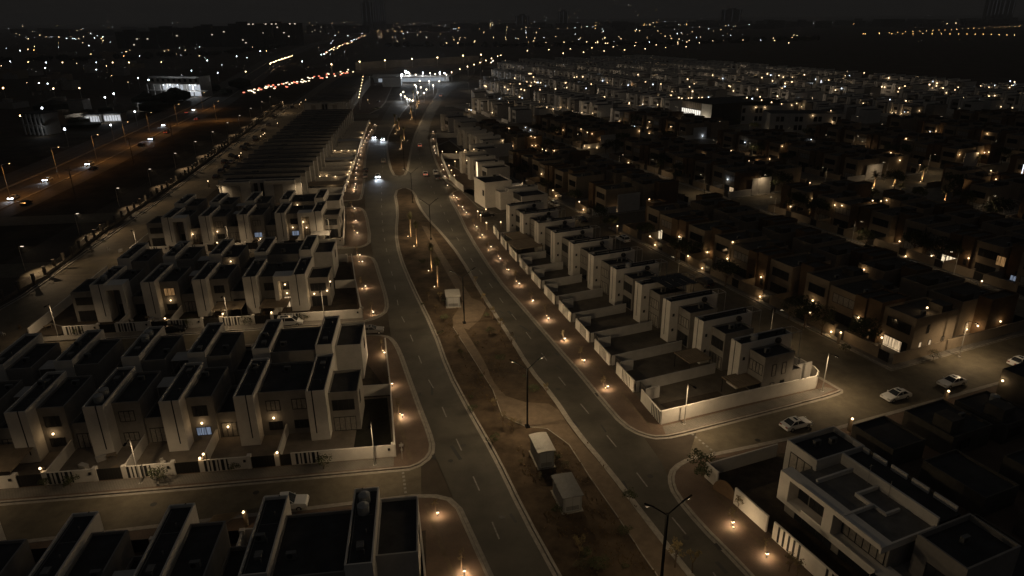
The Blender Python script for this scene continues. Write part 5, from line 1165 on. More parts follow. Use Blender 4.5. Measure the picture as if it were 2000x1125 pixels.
def strip(px0, py0, py1, w, m, label, watts=0):
    p, kind, n = hit(px0, (py0 + py1) / 2)
    a = math.atan2(n[1], n[0]) + math.pi / 2 if kind == 'wall' else 0
    L = (py1 - py0) / F * (Vector((p.x, p.y, p.z - H)).length) * 1.05
    t = thing('light_strip', label, 'light strip', p, a); mb = MB(); mb.box(-w / 2, w / 2, -.1, -.02, -L / 2, L / 2); link('tube', mb.mesh('tube', [m]), t)
    if watts: light(t, (0, -.5, 0), watts, WARM, .3)
strip(932, 317, 345, .28, glow('warm_strip', (1, .8, .5), 3.5), 'vertical warm light strip on the edge of a tall white house', 60)
strip(1996, 325, 352, .3, glow('cool_strip', (.8, .88, 1), 2.0), 'cool white light strip at the right edge', 20)
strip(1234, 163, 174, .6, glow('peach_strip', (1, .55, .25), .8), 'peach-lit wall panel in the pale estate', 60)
strip(1603, 158, 170, .6, glow('white_strip', (.9, .92, 1), 2), 'white lit stair strip in the far estate')
# ------------------------------------------------------------------ vehicles
def car_parts(kind):
    L, W, Hc = {'saloon': (4.6, 1.8, 1.45), 'suv': (4.6, 1.9, 1.72), 'pickup': (5.2, 1.9, 1.8), 'van': (4.9, 1.95, 1.75)}[kind]
    hw, hl = W / 2, L / 2
    side = {'saloon': [(-hl, .45), (-hl + .05, .86), (-hl + .75, .98), (hl - 1.35, .96), (hl - .25, .78), (hl, .6), (hl, .35), (-hl, .35)],
            'suv': [(-hl, .45), (-hl + .02, 1.05), (-hl + .5, 1.1), (hl - 1.3, 1.05), (hl - .15, .92), (hl, .65), (hl, .4), (-hl, .4)],
            'pickup': [(-hl, .5), (-hl, 1.1), (-hl + 1.7, 1.1), (hl - 1.4, 1.12), (hl - .15, 1.0), (hl, .7), (hl, .45), (-hl, .45)],
            'van': [(-hl, .45), (-hl, 1.05), (-hl + .3, 1.12), (hl - 1.1, 1.05), (hl - .15, .85), (hl, .6), (hl, .35), (-hl, .35)]}[kind]
    cab = {'saloon': (-hl + .55, -hl + 1.35, hl - 2.15, hl - 1.3), 'suv': (-hl + .1, -hl + .45, hl - 2.1, hl - 1.25), 'pickup': (-hl + 1.75, -hl + 1.95, hl - 2.2, hl - 1.4), 'van': (-hl + .05, -hl + .25, hl - 1.8, hl - 1.0)}[kind]
    zb = {'saloon': .93, 'suv': 1.04, 'pickup': 1.08, 'van': 1.05}[kind]
    def body(mb):
        n = len(side)
        for sg in (-1, 1):
            p = [(x, sg * (hw - (.06 if z > .8 else 0)), z) for x, z in side]; mb.face(p if sg < 0 else p[::-1])
        for k in range(n):
            (xa, za), (xb, zb_) = side[k], side[(k + 1) % n]; wa = hw - (.06 if za > .8 else 0); wb = hw - (.06 if zb_ > .8 else 0)
            mb.face([(xa, -wa, za), (xa, wa, za), (xb, wb, zb_), (xb, -wb, zb_)])
        a, b, c, d = cab; t = hw - .24
        for (x0, x1) in ((b, c),): mb.box(x0, x1, -t, t, Hc - .05, Hc)
        if kind == 'pickup':
            mb.box(-hl, -hl + 1.7, -hw + .06, -hw + .14, 1.1, 1.3); mb.box(-hl, -hl + 1.7, hw - .14, hw - .06, 1.1, 1.3); mb.box(-hl, -hl + .08, -hw + .14, hw - .14, 1.1, 1.3)
        for sg in (-1, 1): mb.box(d - .35, d - .2, sg * (hw - .02), sg * (hw + .16), zb, zb + .14)
    def glass(mb):
        a, b, c, d = cab; t, q = hw - .24, hw - .1
        lo = [(a, -q), (d, -q), (d, q), (a, q)]; hi = [(b, -t), (c, -t), (c, t), (b, t)]
        for k in range(4):
            j = (k + 1) % 4; mb.face([(*lo[k], zb - .02), (*lo[j], zb - .02), (*hi[j], Hc - .05), (*hi[k], Hc - .05)])
        if kind in ('saloon', 'suv', 'van'): mb.box(b + .5, c - .25, -.38, .38, Hc, Hc + .012)
    def pillars(mb):
        body(mb)
        a, b, c, d = cab; t, q = hw - .235, hw - .095; mid = (b + c) / 2
        for sg in (-1, 1):
            for x0, x1 in ((a, b), (mid, mid), (d, c)):
                mb.tube((x0, sg * q, zb), (x1, sg * t, Hc - .04), .04, n=5)
    return L, W, Hc, body, glass, pillars
PLN = []
def car(px, py, heading, kind, paint, label, group=None, heads=False, tails=False, parked=True, z=0.0, hw_=900):
    g = G(px, py, z); a = heading
    L, W, Hc, body, glass, pillars = car_parts(kind)
    t = thing('car' if kind != 'pickup' else 'pickup_truck', label, 'car' if kind != 'pickup' else 'pickup', (*g, z), a, group)
    link('body', cached(('C', kind, paint, 'body'), pillars, [CARS[paint]]), t)
    link('windows', cached(('C', kind, 'windows'), glass, [GLASS]), t)
    for x in (-L * .3, L * .31):
        for sg in (-1, 1):
            w = link('wheel', cached(('C', 'wheel'), lambda mb: mb.tube((0, -.11, 0), (0, .11, 0), .33, n=14), [TYRE]), t, (x, sg * (W / 2 - .1), .33))
            link('rim', cached(('C', 'rim'), lambda mb: mb.tube((0, -.12, 0), (0, .12, 0), .19, n=10), [METAL]), w)
    for sg in (-1, 1):
        link('headlight', cached(('C', kind, 'headlight', heads, sg), lambda mb: mb.box(L / 2 - .1, L / 2 + .015, sg * (W / 2 - .5), sg * (W / 2 - .12), .6, .78) if not heads else (mb.box(L / 2 - .1, L / 2 + .02, sg * (W / 2 - .55), sg * (W / 2 - .1), .55, .85)), [BRIGHT if heads else METAL]), t)
        link('taillight', cached(('C', kind, 'taillight', tails, sg), lambda mb: mb.box(-L / 2 - .015, -L / 2 + .1, sg * (W / 2 - .5), sg * (W / 2 - .1), .66, .85), [RED if tails else mat('tail_plastic', (.2, .02, .02), .3)]), t)
    if heads:
        for sg in (-1, 1):
            o = light(t, (L / 2 + .1, sg * .65, .7), hw_, (.80, .89, 1.0), .08, 75); o.rotation_euler = (0, R(-78), 0)
    return t
def hd(p, q): a, b = G(*p), G(*q); return math.atan2(b[1] - a[1], b[0] - a[0])
CX = hd((1400, 850), (1600, 800))
car(1554, 834, CX, 'saloon', 'white', 'white saloon parked on the cross street, nearest the modern villa')
car(1749, 778, CX + math.pi, 'saloon', 'white', 'white saloon half hidden behind a flat roof, middle of the cross street')
car(1858, 752, CX + math.pi, 'saloon', 'white', 'white saloon beside a yard fire on the cross street')
car(1993, 712, CX, 'saloon', 'white', 'white car cut by the right edge of the picture')
L7 = FL.a
car(560, 991, L7, 'pickup', 'white', 'white pickup half hidden behind a dark roof on the near street', )
car(567, 634, L7, 'van', 'white', 'white people carrier parked before the bright portal house')
car(340, 648, L7 + .05, 'saloon', 'dark', 'black car parked by the white slatted wall at left')
car(726, 650, L7, 'saloon', 'grey', 'grey saloon waiting at the mouth of the second side street')
BA = FR.a + math.pi / 2
for x, y, k, p, lab in ((1216, 471, 'suv', 'white', 'white off-roader parked on the back street beside the yard lamp'), (1082, 402, 'suv', 'white', 'white off-roader at the far end of the back street'), (1375, 556, 'suv', 'dark', 'black off-roader parked on the back street'), (1135, 432, 'saloon', 'dark', 'black car behind the light-coloured stair wall on the back street'),
        (1774, 523, 'suv', 'white', 'white car on the second brown street, nearer the wall lamp'), (1838, 547, 'saloon', 'white', 'white saloon on the second brown street, nearer the cross street'), (1466, 416, 'saloon', 'white', 'white car parked before the blue-lit house'), (1708, 267, 'saloon', 'white', 'pale car below the tall blank wall')):
    car(x, y, BA, k, p, lab)
car(1016, 444, FR.a, 'saloon', 'dark', 'black car under the lamplit yard canopy'); car(950, 424, FR.a, 'suv', 'dark', 'dark off-roader in the lamplit yard'); car(1031, 478, FR.a, 'saloon', 'dark', 'dark car under the slatted canopy')
car(738, 347, hd((738, 347), (740, 470)), 'saloon', 'white', 'oncoming car with blue-white headlights flooding the road', None, True)
car(748, 274, hd((748, 274), (742, 345)), 'saloon', 'white', 'oncoming car with lit headlights, right of the pair', None, True)
car(731, 270, hd((731, 270), (726, 345)), 'saloon', 'dark', 'oncoming dark car with lit headlights, left of the pair', None, True)
car(749, 317, hd((742, 420), (749, 317)), 'suv', 'grey', 'grey car driving on the inner lane before the headlights')
car(714, 346, hd((714, 346), (716, 320)), 'saloon', 'grey', 'grey car parked at the left kerb of the boulevard'); car(715, 335, hd((714, 346), (716, 320)), 'saloon', 'dark', 'black car parked in front of the grey one')
car(831, 342, hd((838, 400), (828, 320)), 'saloon', 'white', 'car driving away with red tail lights by the crossing', None, False, True)
car(851, 340, hd((856, 355), (848, 325)), 'suv', 'white', 'white car parked at the right kerb'); car(855, 349, hd((856, 355), (848, 325)), 'saloon', 'dark', 'dark car parked behind the white one at the right kerb')
car(820, 286, hd((824, 310), (818, 270)), 'saloon', 'white', 'pale car driving away along the bend', None, False, True)
car(861, 188, hd((850, 210), (880, 178)), 'saloon', 'white', 'far car with red tail lights near the market', None, False, True)
car(737, 213, .3, 'saloon', 'dark', 'dark car by the terrace corner at the junction'); car(739, 200, 1.6, 'saloon', 'dark', 'second dark car beyond the junction')
for k, (x, y) in enumerate(Z(400, 180, [(115, 835), (165, 785), (215, 740), (195, 695), (265, 690), (325, 650), (260, 630), (370, 550), (410, 520), (395, 565), (490, 450), (500, 475), (575, 380), (625, 330), (855, 155), (680, 250)])):
    car(x, y, FL.a + math.pi / 2, ('saloon', 'suv')[k % 2], ('dark', 'grey', 'dark')[k % 3], f'parked car against the long terrace on the west road, {ORD[k]} from the camera', 'cars parked along the west road')
HA = hd((100, 352), (300, 265))
for k, (x, y, k_, p, fwd, lit) in enumerate(((52, 399, 'saloon', 'dark', 1, 0), (28, 389, 'saloon', 'white', -1, 1), (94, 353, 'saloon', 'white', -1, 1), (176, 322, 'saloon', 'white', -1, 1), (183, 332, 'saloon', 'dark', 1, 0), (277, 286, 'suv', 'dark', 1, 0), (297, 273, 'saloon', 'white', -1, 1), (326, 260, 'suv', 'grey', 1, 0), (322, 246, 'saloon', 'grey', -1, 1), (366, 221, 'saloon', 'white', 1, 0), (380, 216, 'saloon', 'white', -1, 1), (385, 234, 'saloon', 'dark', 1, 0))):
    car(x, y, HA if fwd > 0 else HA + math.pi, k_, p, f'{"oncoming car with lit headlights" if lit else "dark car driving away"} on the highway, {ORD[k]} from the left edge', 'cars on the highway', bool(lit), not lit and k > 5, hw_=260)
r = random.Random(9)
qm = {}
for k in range(64):                        # the jam before the far interchange
    q = k / 64; x = 478 + 210 * q + r.uniform(-8, 8); y = 183 - 44 * q + r.uniform(-4, 4)
    red = r.random() < .35
    if (red,) not in qm:
        mb = MB(); mb.box(-2.2, 2.2, -.85, .85, .3, .95, 0); mb.box(-1.4, .9, -.75, .75, .95, 1.45, 0); mb.box(-2.3, -2.2, -.8, .8, .5, 1.1, 1); qm[red,] = mb.mesh('queued_car', [CARS['grey'], glow('jam_red', (1, .25, .14), 3) if red else glow('jam_white', (1, .80, .52), 4)])
    o = link('queued_car', qm[red,], None, (*G(x, y), 0), R(100)); tag(o, 'tiny car with ' + ('red tail lights' if red else 'bright headlights') + ' in the jam by the interchange', 'car', 'cars in the far traffic jam, ' + ('tail lights' if red else 'headlights'))
# ------------------------------------------------------------------ fence on the west verge, highway lamps, wires
fence = gp([(-40, 625), (30, 592), (100, 553), (150, 515), (188, 483), (230, 450), (300, 400), (380, 345), (440, 298), (500, 252), (560, 205), (610, 168)])
fl_ = [Vector(p) - Vector((3.4, 0)) for p in fence]
cum = [0]
for a, b_ in zip(fl_, fl_[1:]): cum.append(cum[-1] + (b_ - a).length)
def along(t):
    for k in range(len(fl_) - 1):
        if t <= cum[k + 1] or k == len(fl_) - 2:
            return fl_[k].lerp(fl_[k + 1], (t - cum[k]) / (cum[k + 1] - cum[k])), (fl_[k + 1] - fl_[k]).normalized()
t_ = 0; k = 0
while t_ < cum[-1] - 5 and k < 76:
    p, d = along(t_); a = math.atan2(d.y, d.x)
    o = thing('fence_bay', 'stone pillar with low wall and railing on the verge beside the west road', 'fence', p, a, 'fence bays on the west verge')
    link('pillar', cached(('FB', 'pillar'), lambda mb: (mb.box(-.27, .27, -.27, .27, -.05, 2.4), mb.box(-.32, .32, -.32, .32, 2.4, 2.52)), [mat('fence_stone', (.15, .13, .105), .9, .3, 1)]), o)
    link('low_wall', cached(('FB', 'low_wall'), lambda mb: mb.box(.27, 4.73, -.12, .12, -.05, .7), [mat('fence_stone', (.15, .13, .105))]), o)
    link('railing', cached(('FB', 'railing'), lambda mb: (mb.box(.35, 4.65, -.02, .02, 2.0, 2.05), [mb.box(.5 + .3 * q, .53 + .3 * q, -.015, .015, .7, 2.0) for q in range(14)]), [DARK]), o)
    t_ += 5.0; k += 1
for k, (x, y, w) in enumerate(((2, 322, 1), (100, 290, 1), (178, 265, 1), (238, 240, 1), (285, 221, 1), (391, 182, 1), (417, 199, 1), (340, 205, 1))):
    h = 11; g = G(x, y, h); t = thing('highway_lamp', f'tall orange sodium lamp beside the highway, {ORD[k]} from the left', 'street lamp', g, R(10), 'sodium lamps along the highway')
    link('pole', cached(('HL', 'pole'), lambda mb: mb.tube((0, 0, 0), (0, 0, h), .12, .07, 6), [METAL]), t)
    link('arm', cached(('HL', 'arm'), lambda mb: mb.tube((0, 0, h), (2.4, 0, h + .5), .05, n=5), [METAL]), t)
    link('lamp_head', cached(('HL', 'head'), lambda mb: (mb.box(2.2, 3.1, -.2, .2, h + .4, h + .55), mb.ball((2.6, 0, h + .38), .2, 6, 1, .6)), [METAL, glow('sodium_bulb', (1, .6, .25), 10)]), t)
    light(t, (2.6, 0, h - .1), 2600, SODIUM, .25, 172).data.spot_blend = 1.0
for k, (x, y, y2) in enumerate(((146, 335, 395), (258, 283, 322), (335, 238, 280))):
    g = G(x + 4, y2); t = thing('power_pole', f'dark power pole with crossarm beside the highway, {ORD[k]} from the left', 'utility pole', g, 0, 'power poles by the highway')
    link('pole', cached(('PP', 'pole'), lambda mb: mb.tube((0, 0, 0), (0, 0, 11.5), .16, .1, 6), [BARK]), t); link('crossarm', cached(('PP', 'arm'), lambda mb: mb.box(-1.1, 1.1, -.06, .06, 10.6, 10.8), [BARK]), t)
# ------------------------------------------------------------------ median furniture
def kiosk(px, py, w, l, h, label, roofm, rot, arched):
    g = G(px, py); t = thing('utility_hut', label, 'hut', g, rot); w2 = w / 2
    link('wall', cached(('KI', px, 'wall'), lambda mb: (mb.box(-w2, w2, 0, l, .25, h), [mb.box(-w2 - .04, -w2, l * q / 6 - .04, l * q / 6 + .04, .3, h) for q in range(1, 6)], [mb.box(w2, w2 + .04, l * q / 6 - .04, l * q / 6 + .04, .3, h) for q in range(1, 6)]), [mat('hut_panels', (.22, .22, .215), .6, .15, 2)]), t)
    link('plinth', cached(('KI', px, 'plinth'), lambda mb: mb.box(-w2 - .2, w2 + .2, -.2, l + .2, .12, .25), [CONC]), t)
    def rf(mb):
        n = 6 if arched else 2; rise = .14 if arched else .05; e = w2 + .18
        P = [(-e + 2 * e * q / n, h + rise * (1 - (2 * q / n - 1) ** 2)) for q in range(n + 1)]
        for (xa, za), (xb, zb) in zip(P, P[1:]): mb.face([(xa, -.2, za), (xb, -.2, zb), (xb, l + .2, zb), (xa, l + .2, za)]); mb.face([(xa, -.2, za - .08), (xa, l + .2, za - .08), (xb, l + .2, zb - .08), (xb, -.2, zb - .08)])
        for y in (-.2, l + .2): mb.face([(x, y, z) for x, z in P] + [(x, y, z - .08) for x, z in P[::-1]])
        for x0, y0, x1, y1 in ((-e, -.2, -e, l + .2), (e, -.2, e, l + .2)): mb.face([(x0, y0, h - .08), (x1, y1, h - .08), (x1, y1, h), (x0, y0, h)])
        for q in range(1, 5):
            y = -.2 + (l + .4) * q / 5
            for (xa, za), (xb, zb) in zip(P, P[1:]): mb.face([(xa, y, za + .03), (xb, y, zb + .03), (xb, y + .08, zb + .03), (xa, y + .08, za + .03)])
    link('roof', cached(('KI', px, 'roof'), rf, [roofm]), t)
    link('door', cached(('KI', px, 'door'), lambda mb: (mb.box(-w2 * .8, -.05, -.03, 0, .3, h - .3), mb.box(.05, w2 * .8, -.03, 0, .3, h - .3)), [mat('hut_door', (.28, .28, .275), .5)]), t)
    link('skirt', cached(('KI', px, 'skirt'), lambda mb: [mb.box(-w2 * .8 + .1, w2 * .8 - .1, -.045, -.03, .5 + .15 * q, .56 + .15 * q) for q in range(4)], [DARK]), t)
HR = mat('hut_roof_white', (.33, .315, .285), .6, .1, 2); HR2 = mat('hut_roof_shaded_grey', (.11, .11, .11), .6, .15, 2)  # grey roof colour lowered to carry the shadow over its hut
kiosk(886, 602, 2.7, 3.8, 2.6, 'small pale grey utility hut with flat roof, before the lit palms', HR, R(8), False)
kiosk(1067, 916, 2.1, 4.0, 2.8, 'utility hut with white arched ribbed roof on the median', HR, R(14), True)
kiosk(1118, 1002, 2.3, 4.2, 2.5, 'grey utility hut in shadow behind the white arched one', HR2, R(14), False)
def palm_mesh(seed, h, tied):
    r = random.Random(seed); tr, cr_ = MB(), MB()
    for q in range(8): tr.tube((0, 0, h * q / 8), (0, 0, h * (q + 1) / 8 + .02), .24 - .008 * q, .2 - .008 * q, 8, 0)
    for k in range(44 if tied else 34):
        a = r.uniform(0, 6.28); e = (r.uniform(.9, 1.45) if tied else r.uniform(-.2, 1.25)); L = r.uniform(1.2, 2.2) if tied else r.uniform(2.2, 3.2)
        p = Vector((0, 0, h - .1)); d = Vector((math.cos(a) * math.cos(e), math.sin(a) * math.cos(e), math.sin(e))); s_ = Vector((-math.sin(a), math.cos(a), 0))
        for q in range(5):
            n = p + d * L / 5; w0, w1 = .32 * (1 - q / 5.5), .32 * (1 - (q + 1) / 5.5)
            for sg in (-1, 1):
                for j in range(3):
                    m0 = p.lerp(n, j / 3); m1 = p.lerp(n, (j + .7) / 3); cr_.face([m0, m1, m1 + s_ * sg * w0 * 1.6 + d * .15 - Vector((0, 0, .12))])
            p = n; d = (d - Vector((0, 0, .06 if tied else .22))).normalized()
    return tr.mesh('trunk', [mat('palm_bark', (.30, .22, .15), .9, .35, 5.0)]), cr_.mesh('crown', [PALM])
PM = {(s, t): palm_mesh(s, 5.0 if t else 4.2, t) for s in range(3) for t in (True, False)}
def palm(px, py, k, tied, label, group, watts=170, up=True):
    g = G(px, py); t = thing('palm_tree', label, 'palm', (*g, .13), k * 1.3, group)
    tr, cw_ = PM[k % 3, tied]; link('trunk', tr, t); link('crown', cw_, t)
    if up:
        u = thing('uplight', 'ground uplight beside the ' + label.replace(' lit from below', '').replace(' of four before the hut', ' before the hut').replace('tied-up palm glowing on the', 'palm of the'), 'uplight', (g[0] - .75, g[1] - .55, .13), 0, 'uplights under the palms')
        link('casing', cached(('PU', 'casing'), lambda mb: mb.tube((0, 0, 0), (0, 0, .2), .14, n=8), [DARK]), u); link('lens', cached(('PU', 'lens'), lambda mb: mb.ball((0, 0, .26), .11, 6), [BULB]), u)
        o = light(u, (0, 0, .45), watts * 5, WARM, .06, 62); o.rotation_euler = Vector((.75, .55, 1.7)).to_track_quat('-Z', 'Y').to_euler(); light(u, (0, 0, .5), watts * .18, WARM, .06)
for k, (x, y) in enumerate(((803, 463), (815, 482), (844, 530), (856, 561))): palm(x, y, k, True, f'tied-up median palm lit from below, {ORD[k]} of four before the hut', 'tied palms on the near median')
for k, (x, y) in enumerate(((775, 262), (780, 255), (785, 292), (803, 222), (805, 234), (816, 212), (815, 206), (772, 247), (790, 275), (808, 196), (819, 203))): palm(x, y, k, True, f'tied-up palm glowing on the far median, {ORD[k]} in its line', 'tied palms on the far median', 150)
for k, (x, y) in enumerate(((1706, 369), (1746, 364), (1754, 392), (1800, 356), (1843, 402))): palm(x, y, k, False, ['left spreading palm lit from below beside the blank wall', 'spreading palm with a bright foot in the small park', 'spreading palm leaning over the dark park wall', 'tallest spreading palm above the brightest uplight', 'low palm glowing by the greenhouse'][k], 'spreading palms of the small park', 260)
# ------------------------------------------------------------------ trees and shrubs
def tree_mesh(seed, h, cw_, n, m=LEAF, thin=False):
    r = random.Random(seed); tr, cr_ = MB(), MB()
    th = h * (.42 if not thin else .5)
    tr.tube((0, 0, 0), (.1, 0, th), .06 * h * .45, .04 * h * .4, 7)
    tips = []
    for k in range(7):
        a = k * .9 + r.uniform(-.3, .3); L = cw_ * r.uniform(.45, .9); q = Vector((L * math.cos(a), L * math.sin(a), th + r.uniform(.15, .5) * h))
        tr.tube((.1, 0, th * r.uniform(.75, 1)), q, .035 * h * .3, .01, 5); tips.append(q)
    tips.append(Vector((0, 0, h * .9)))
    clumps = [(t_ + Vector((r.uniform(-.4, .4), r.uniform(-.4, .4), r.uniform(-.2, .4))) * cw_ * .5, cw_ * r.uniform(.28, .5)) for t_ in tips for _ in range(2)]
    for _ in range(n):
        c, R_ = r.choice(clumps); d = Vector((r.gauss(0, 1), r.gauss(0, 1), r.gauss(0, .8))).normalized() * R_ * r.uniform(.55, 1.05)
        p = c + d; n1 = Vector((r.uniform(-1, 1), r.uniform(-1, 1), r.uniform(-1, 1))).normalized(); n2 = n1.orthogonal().normalized(); s_ = r.uniform(.1, .2) * (1 if h > 3 else .6)
        cr_.face([p - n1 * s_, p + n2 * s_ * .55, p + n1 * s_, p - n2 * s_ * .55])
    return tr.mesh('trunk', [BARK]), cr_.mesh('crown', [m])
TM = [tree_mesh(s, 5.0, 2.3, 1500) for s in range(3)]; SM = [tree_mesh(s + 9, 1.7, .95, 420) for s in range(3)]; YM = [tree_mesh(s + 20, 2.9, .75, 260, LEAFY, True) for s in range(2)]
def tree(px, py, k, ms, label, cat, group, s=1.0, name='tree'):
    t = thing(name, label, cat, (*G(px, py), .1), k * 1.1, group); t.scale = (s, s, s * .95); tr, c = ms[k % len(ms)]; link('trunk', tr, t); link('crown', c, t)
for k, (x, y, s, lab) in enumerate(((1416, 560, 1.1, 'big dark tree overhanging the back street in the middle'), (1320, 510, 1.15, 'dark bushy tree left of the courtyard lamps'), (1262, 468, .9, 'dark tree before the blue-lit yard'), (1540, 628, .9, 'dark tree at the pavement, left of two by the brown tower'), (1570, 642, 1.1, 'taller dark tree at the pavement beside the brown tower'), (1676, 680, 1.1, 'dark tree rising before the lit kitchen window'),
        (1124, 404, 1.0, 'dark tree under the bright gate lamp'), (1172, 438, 1.0, 'dark tree in the line behind the white row'), (1195, 452, .9, 'dark small tree beside the pillar on the back street'), (1066, 378, .9, 'dark tree near the far off-roader'), (1860, 388, 1.5, 'tall dark tree in the park, left'), (1885, 392, 1.2, 'dark tree right of the park palms'), (1960, 378, 1.3, 'dark tree behind the greenhouse'), (1900, 405, 1.1, 'dark tree left of the greenhouse'), (1690, 488, 1.0, 'dark tree by the second street lamp'), (1805, 470, .8, 'dark tree beside the yard'), (1618, 420, .9, 'dark tree in the middle of the brown estate'))):
    tree(x, y, k, TM, lab, 'tree', 'dark trees of the walled estate', s)
rt_ = random.Random(41)
for k in range(95):
    kk = rt_.randrange(4); v = rt_.uniform(72, 330); u = 98.3 + 51 * kk + rt_.choice([2.6, 3.4, 30, 32, 18, -1.6]) if rt_.random() < .8 else 116 + 51 * kk
    if u < ubr(v) + 18: continue
    c = FR.w(u, v); px, py = proj(c[0], c[1], 2)
    if not (1020 < px < 2030 and 225 < py < 720): continue
    t = thing('tree', 'dark garden tree among the walls of the brown estate', 'tree', (*c, .1), k * 1.7, 'garden trees of the brown estate'); q = rt_.uniform(.7, 1.35); t.scale = (q * 1.1, q * 1.1, q); tr, c_ = TM[k % 3]; link('trunk', tr, t); link('crown', c_, t)
for k, (x, y, s, lab) in enumerate(((312, 943, 1.2, 'round shrub beside the lamp on the pickup street'), (632, 917, 1.1, 'shrub before the dark slats near the end wall'), (460, 922, .7, 'small shrub by the gate pillar on the pickup street'), (478, 636, 1.1, 'round shrub before the white wall, by the people carrier street lamp'), (490, 638, .8, 'small dark shrub right of the round one'), (594, 630, 1.0, 'shrub beside the white people carrier'), (266, 643, .9, 'shrub before the white wall at left'), (368, 641, 1.1, 'shrub behind the black car'), (152, 655, .8, 'shrub by the west road wall'), (1822, 705, 1.1, 'lone shrub on the pavement below the corner villa'), (1650, 690, .9, 'shrub below the brown tower at the pavement'), (1368, 920, 1.5, 'dark shrub on the villa corner, back one'), (1372, 938, 1.3, 'dark shrub on the villa corner, front one'), (90, 955, .8, 'shrub by the gate at the left edge'), (140, 952, .9, 'low shrub before the slatted wall at left'))):
    tree(x, y, k, SM, lab, 'shrub', 'shrubs on the pavements', s, 'shrub')
for k, (x, y, s) in enumerate(((1130, 1092, 1.0), (1318, 1110, 1.15), (1352, 1120, 1.0), (965, 806, .8), (983, 838, .9), (1000, 845, .8), (1066, 773, .7), (945, 595, .8), (860, 590, .7), (838, 588, .7), (853, 612, .6), (928, 560, .8), (962, 625, .9), (978, 648, .9), (893, 672, .6), (1000, 680, 1.0), (1540, 1118, .8), (1555, 1130, .8), (1440, 1000, .7))):
    tree(x, y, k, YM, ('sparse young tree with pale leaves on the dry median, %s by nearness' if x < 1400 else 'sparse young tree casting shadows near the villa wall, %s by nearness') % ORD[k], 'young tree', 'young trees on the median', s, 'young_tree')
rm_ = random.Random(6); n_ = 0
for k in range(400):
    x, y = rm_.choice([(rm_.uniform(780, 960), rm_.uniform(440, 700)), (rm_.uniform(880, 1080), rm_.uniform(640, 900)), (rm_.uniform(1000, 1300), rm_.uniform(900, 1120))]); p = G(x, y)
    if n_ >= 34 or not inpoly(p, MED_S) or inpoly(p, PATHP): continue
    n_ += 1; q = rm_.uniform(.25, .75)
    t = thing('shrub', 'small dark shrub on the dry soil of the median', 'shrub', (*p, .1), k * 1.3, 'low shrubs on the median'); t.scale = (q * 1.3, q * 1.3, q); tr, c_ = SM[k % 3]; link('trunk', tr, t); link('crown', c_, t)
mb = MB()
for (x, y, rr) in ((905, 870, .4), (857, 720, .4), (815, 610, .4), (1090, 760, .4), (1270, 930, .4), (1340, 1050, .4), (770, 500, .4), (948, 560, .4), (980, 1010, .4), (1480, 860, .4), (300, 985, .4), (500, 962, .4), (1560, 700, .5), (880, 900, .35)):
    g = G(x, y); mb.sheet([(g[0] + rr * math.cos(q * math.pi / 6), g[1] + rr * math.sin(q * math.pi / 6)) for q in range(12)], 0.0085)
for (x, y) in ((1061, 612), (1069, 632), (1085, 652), (1166, 771), (1008, 555), (1402, 1068), (848, 893), (820, 770)):
    g = Vector(G(x, y)); d = Vector((-.28, .96)) * .55; n = Vector((.96, .28)) * .22; mb.sheet([tuple(g - d - n), tuple(g + d - n), tuple(g + d + n), tuple(g - d + n)], 0.016)
struct('road_covers', mb, mat('cast_iron', (.028, .026, .024), .6, .3, 6))
r = random.Random(12); mb = MB()
inside = [(877, 1085, 690), (905, 985, 740), (1010, 1200, 905), (1060, 1250, 1010), (1120, 1280, 1080), (860, 930, 620)]
for i in range(900):                       # dry weeds of the median
    x0, x1, y = r.choice(inside); p = G(r.uniform(x0, x1), y + r.uniform(-45, 45)); q = .15 + r.random() * .25
    if inpoly(p, PATHP) or not inpoly(p, MED_S): continue
    for _ in range(3):
        a = r.uniform(0, 6.28); c = Vector((p[0] + r.uniform(-.3, .3), p[1] + r.uniform(-.3, .3), .14)); mb.face([c, c + Vector((math.cos(a) * q, math.sin(a) * q, q * .8)), c + Vector((math.cos(a + .5) * q, math.sin(a + .5) * q, q * .5))])
o = struct('dry_weeds', mb, mat('weeds', (.10, .065, .03), .95, .4, 2), 'stuff'); o['label'] = 'dry weeds scattered over the brown median soil'; o['category'] = 'weeds'
for k, (u, v, w, d, z, m, lab) in enumerate(((-60.5, 79.0, 6.4, 6.6, 2.5, CANOPY, 'lamplit timber pergola roof over the yard at the left edge'), (-43.2, 128.5, 5.6, 4.6, 2.6, CANOPY, 'slatted canopy beside the middle lamp of the people carrier street'), (-34.3, 128.2, 5.4, 5.0, 2.6, CANOPY, 'slatted canopy left of the bright portal house'), (-31.5, 176.2, 5.0, 4.5, 2.6, LGREY, 'pale canopy before the third lit row portal house'))):
    t = thing('yard_canopy', lab, 'canopy', FL.w(u, v), FL.a)
    link('slats', cached(('AW', k, 'slats'), lambda mb: [mb.box(0, w, .28 * q, .28 * q + .2, z, z + .06) for q in range(int(d / .28))], [m]), t)
    link('beams', cached(('AW', k, 'beams'), lambda mb: [mb.box(x, x + .12, 0, d, z - .14, z) for x in (.1, w / 2, w - .25)], [m]), t)
    for q in ((.1, .1), (w - .25, .1), (.1, d - .3), (w - .25, d - .3)): link('post', cached(('AW', k, q, 'post'), lambda mb: mb.box(q[0], q[0] + .12, q[1], q[1] + .12, .14, z - .14), [FRAME]), t)
rc_ = random.Random(15)
CL = {}
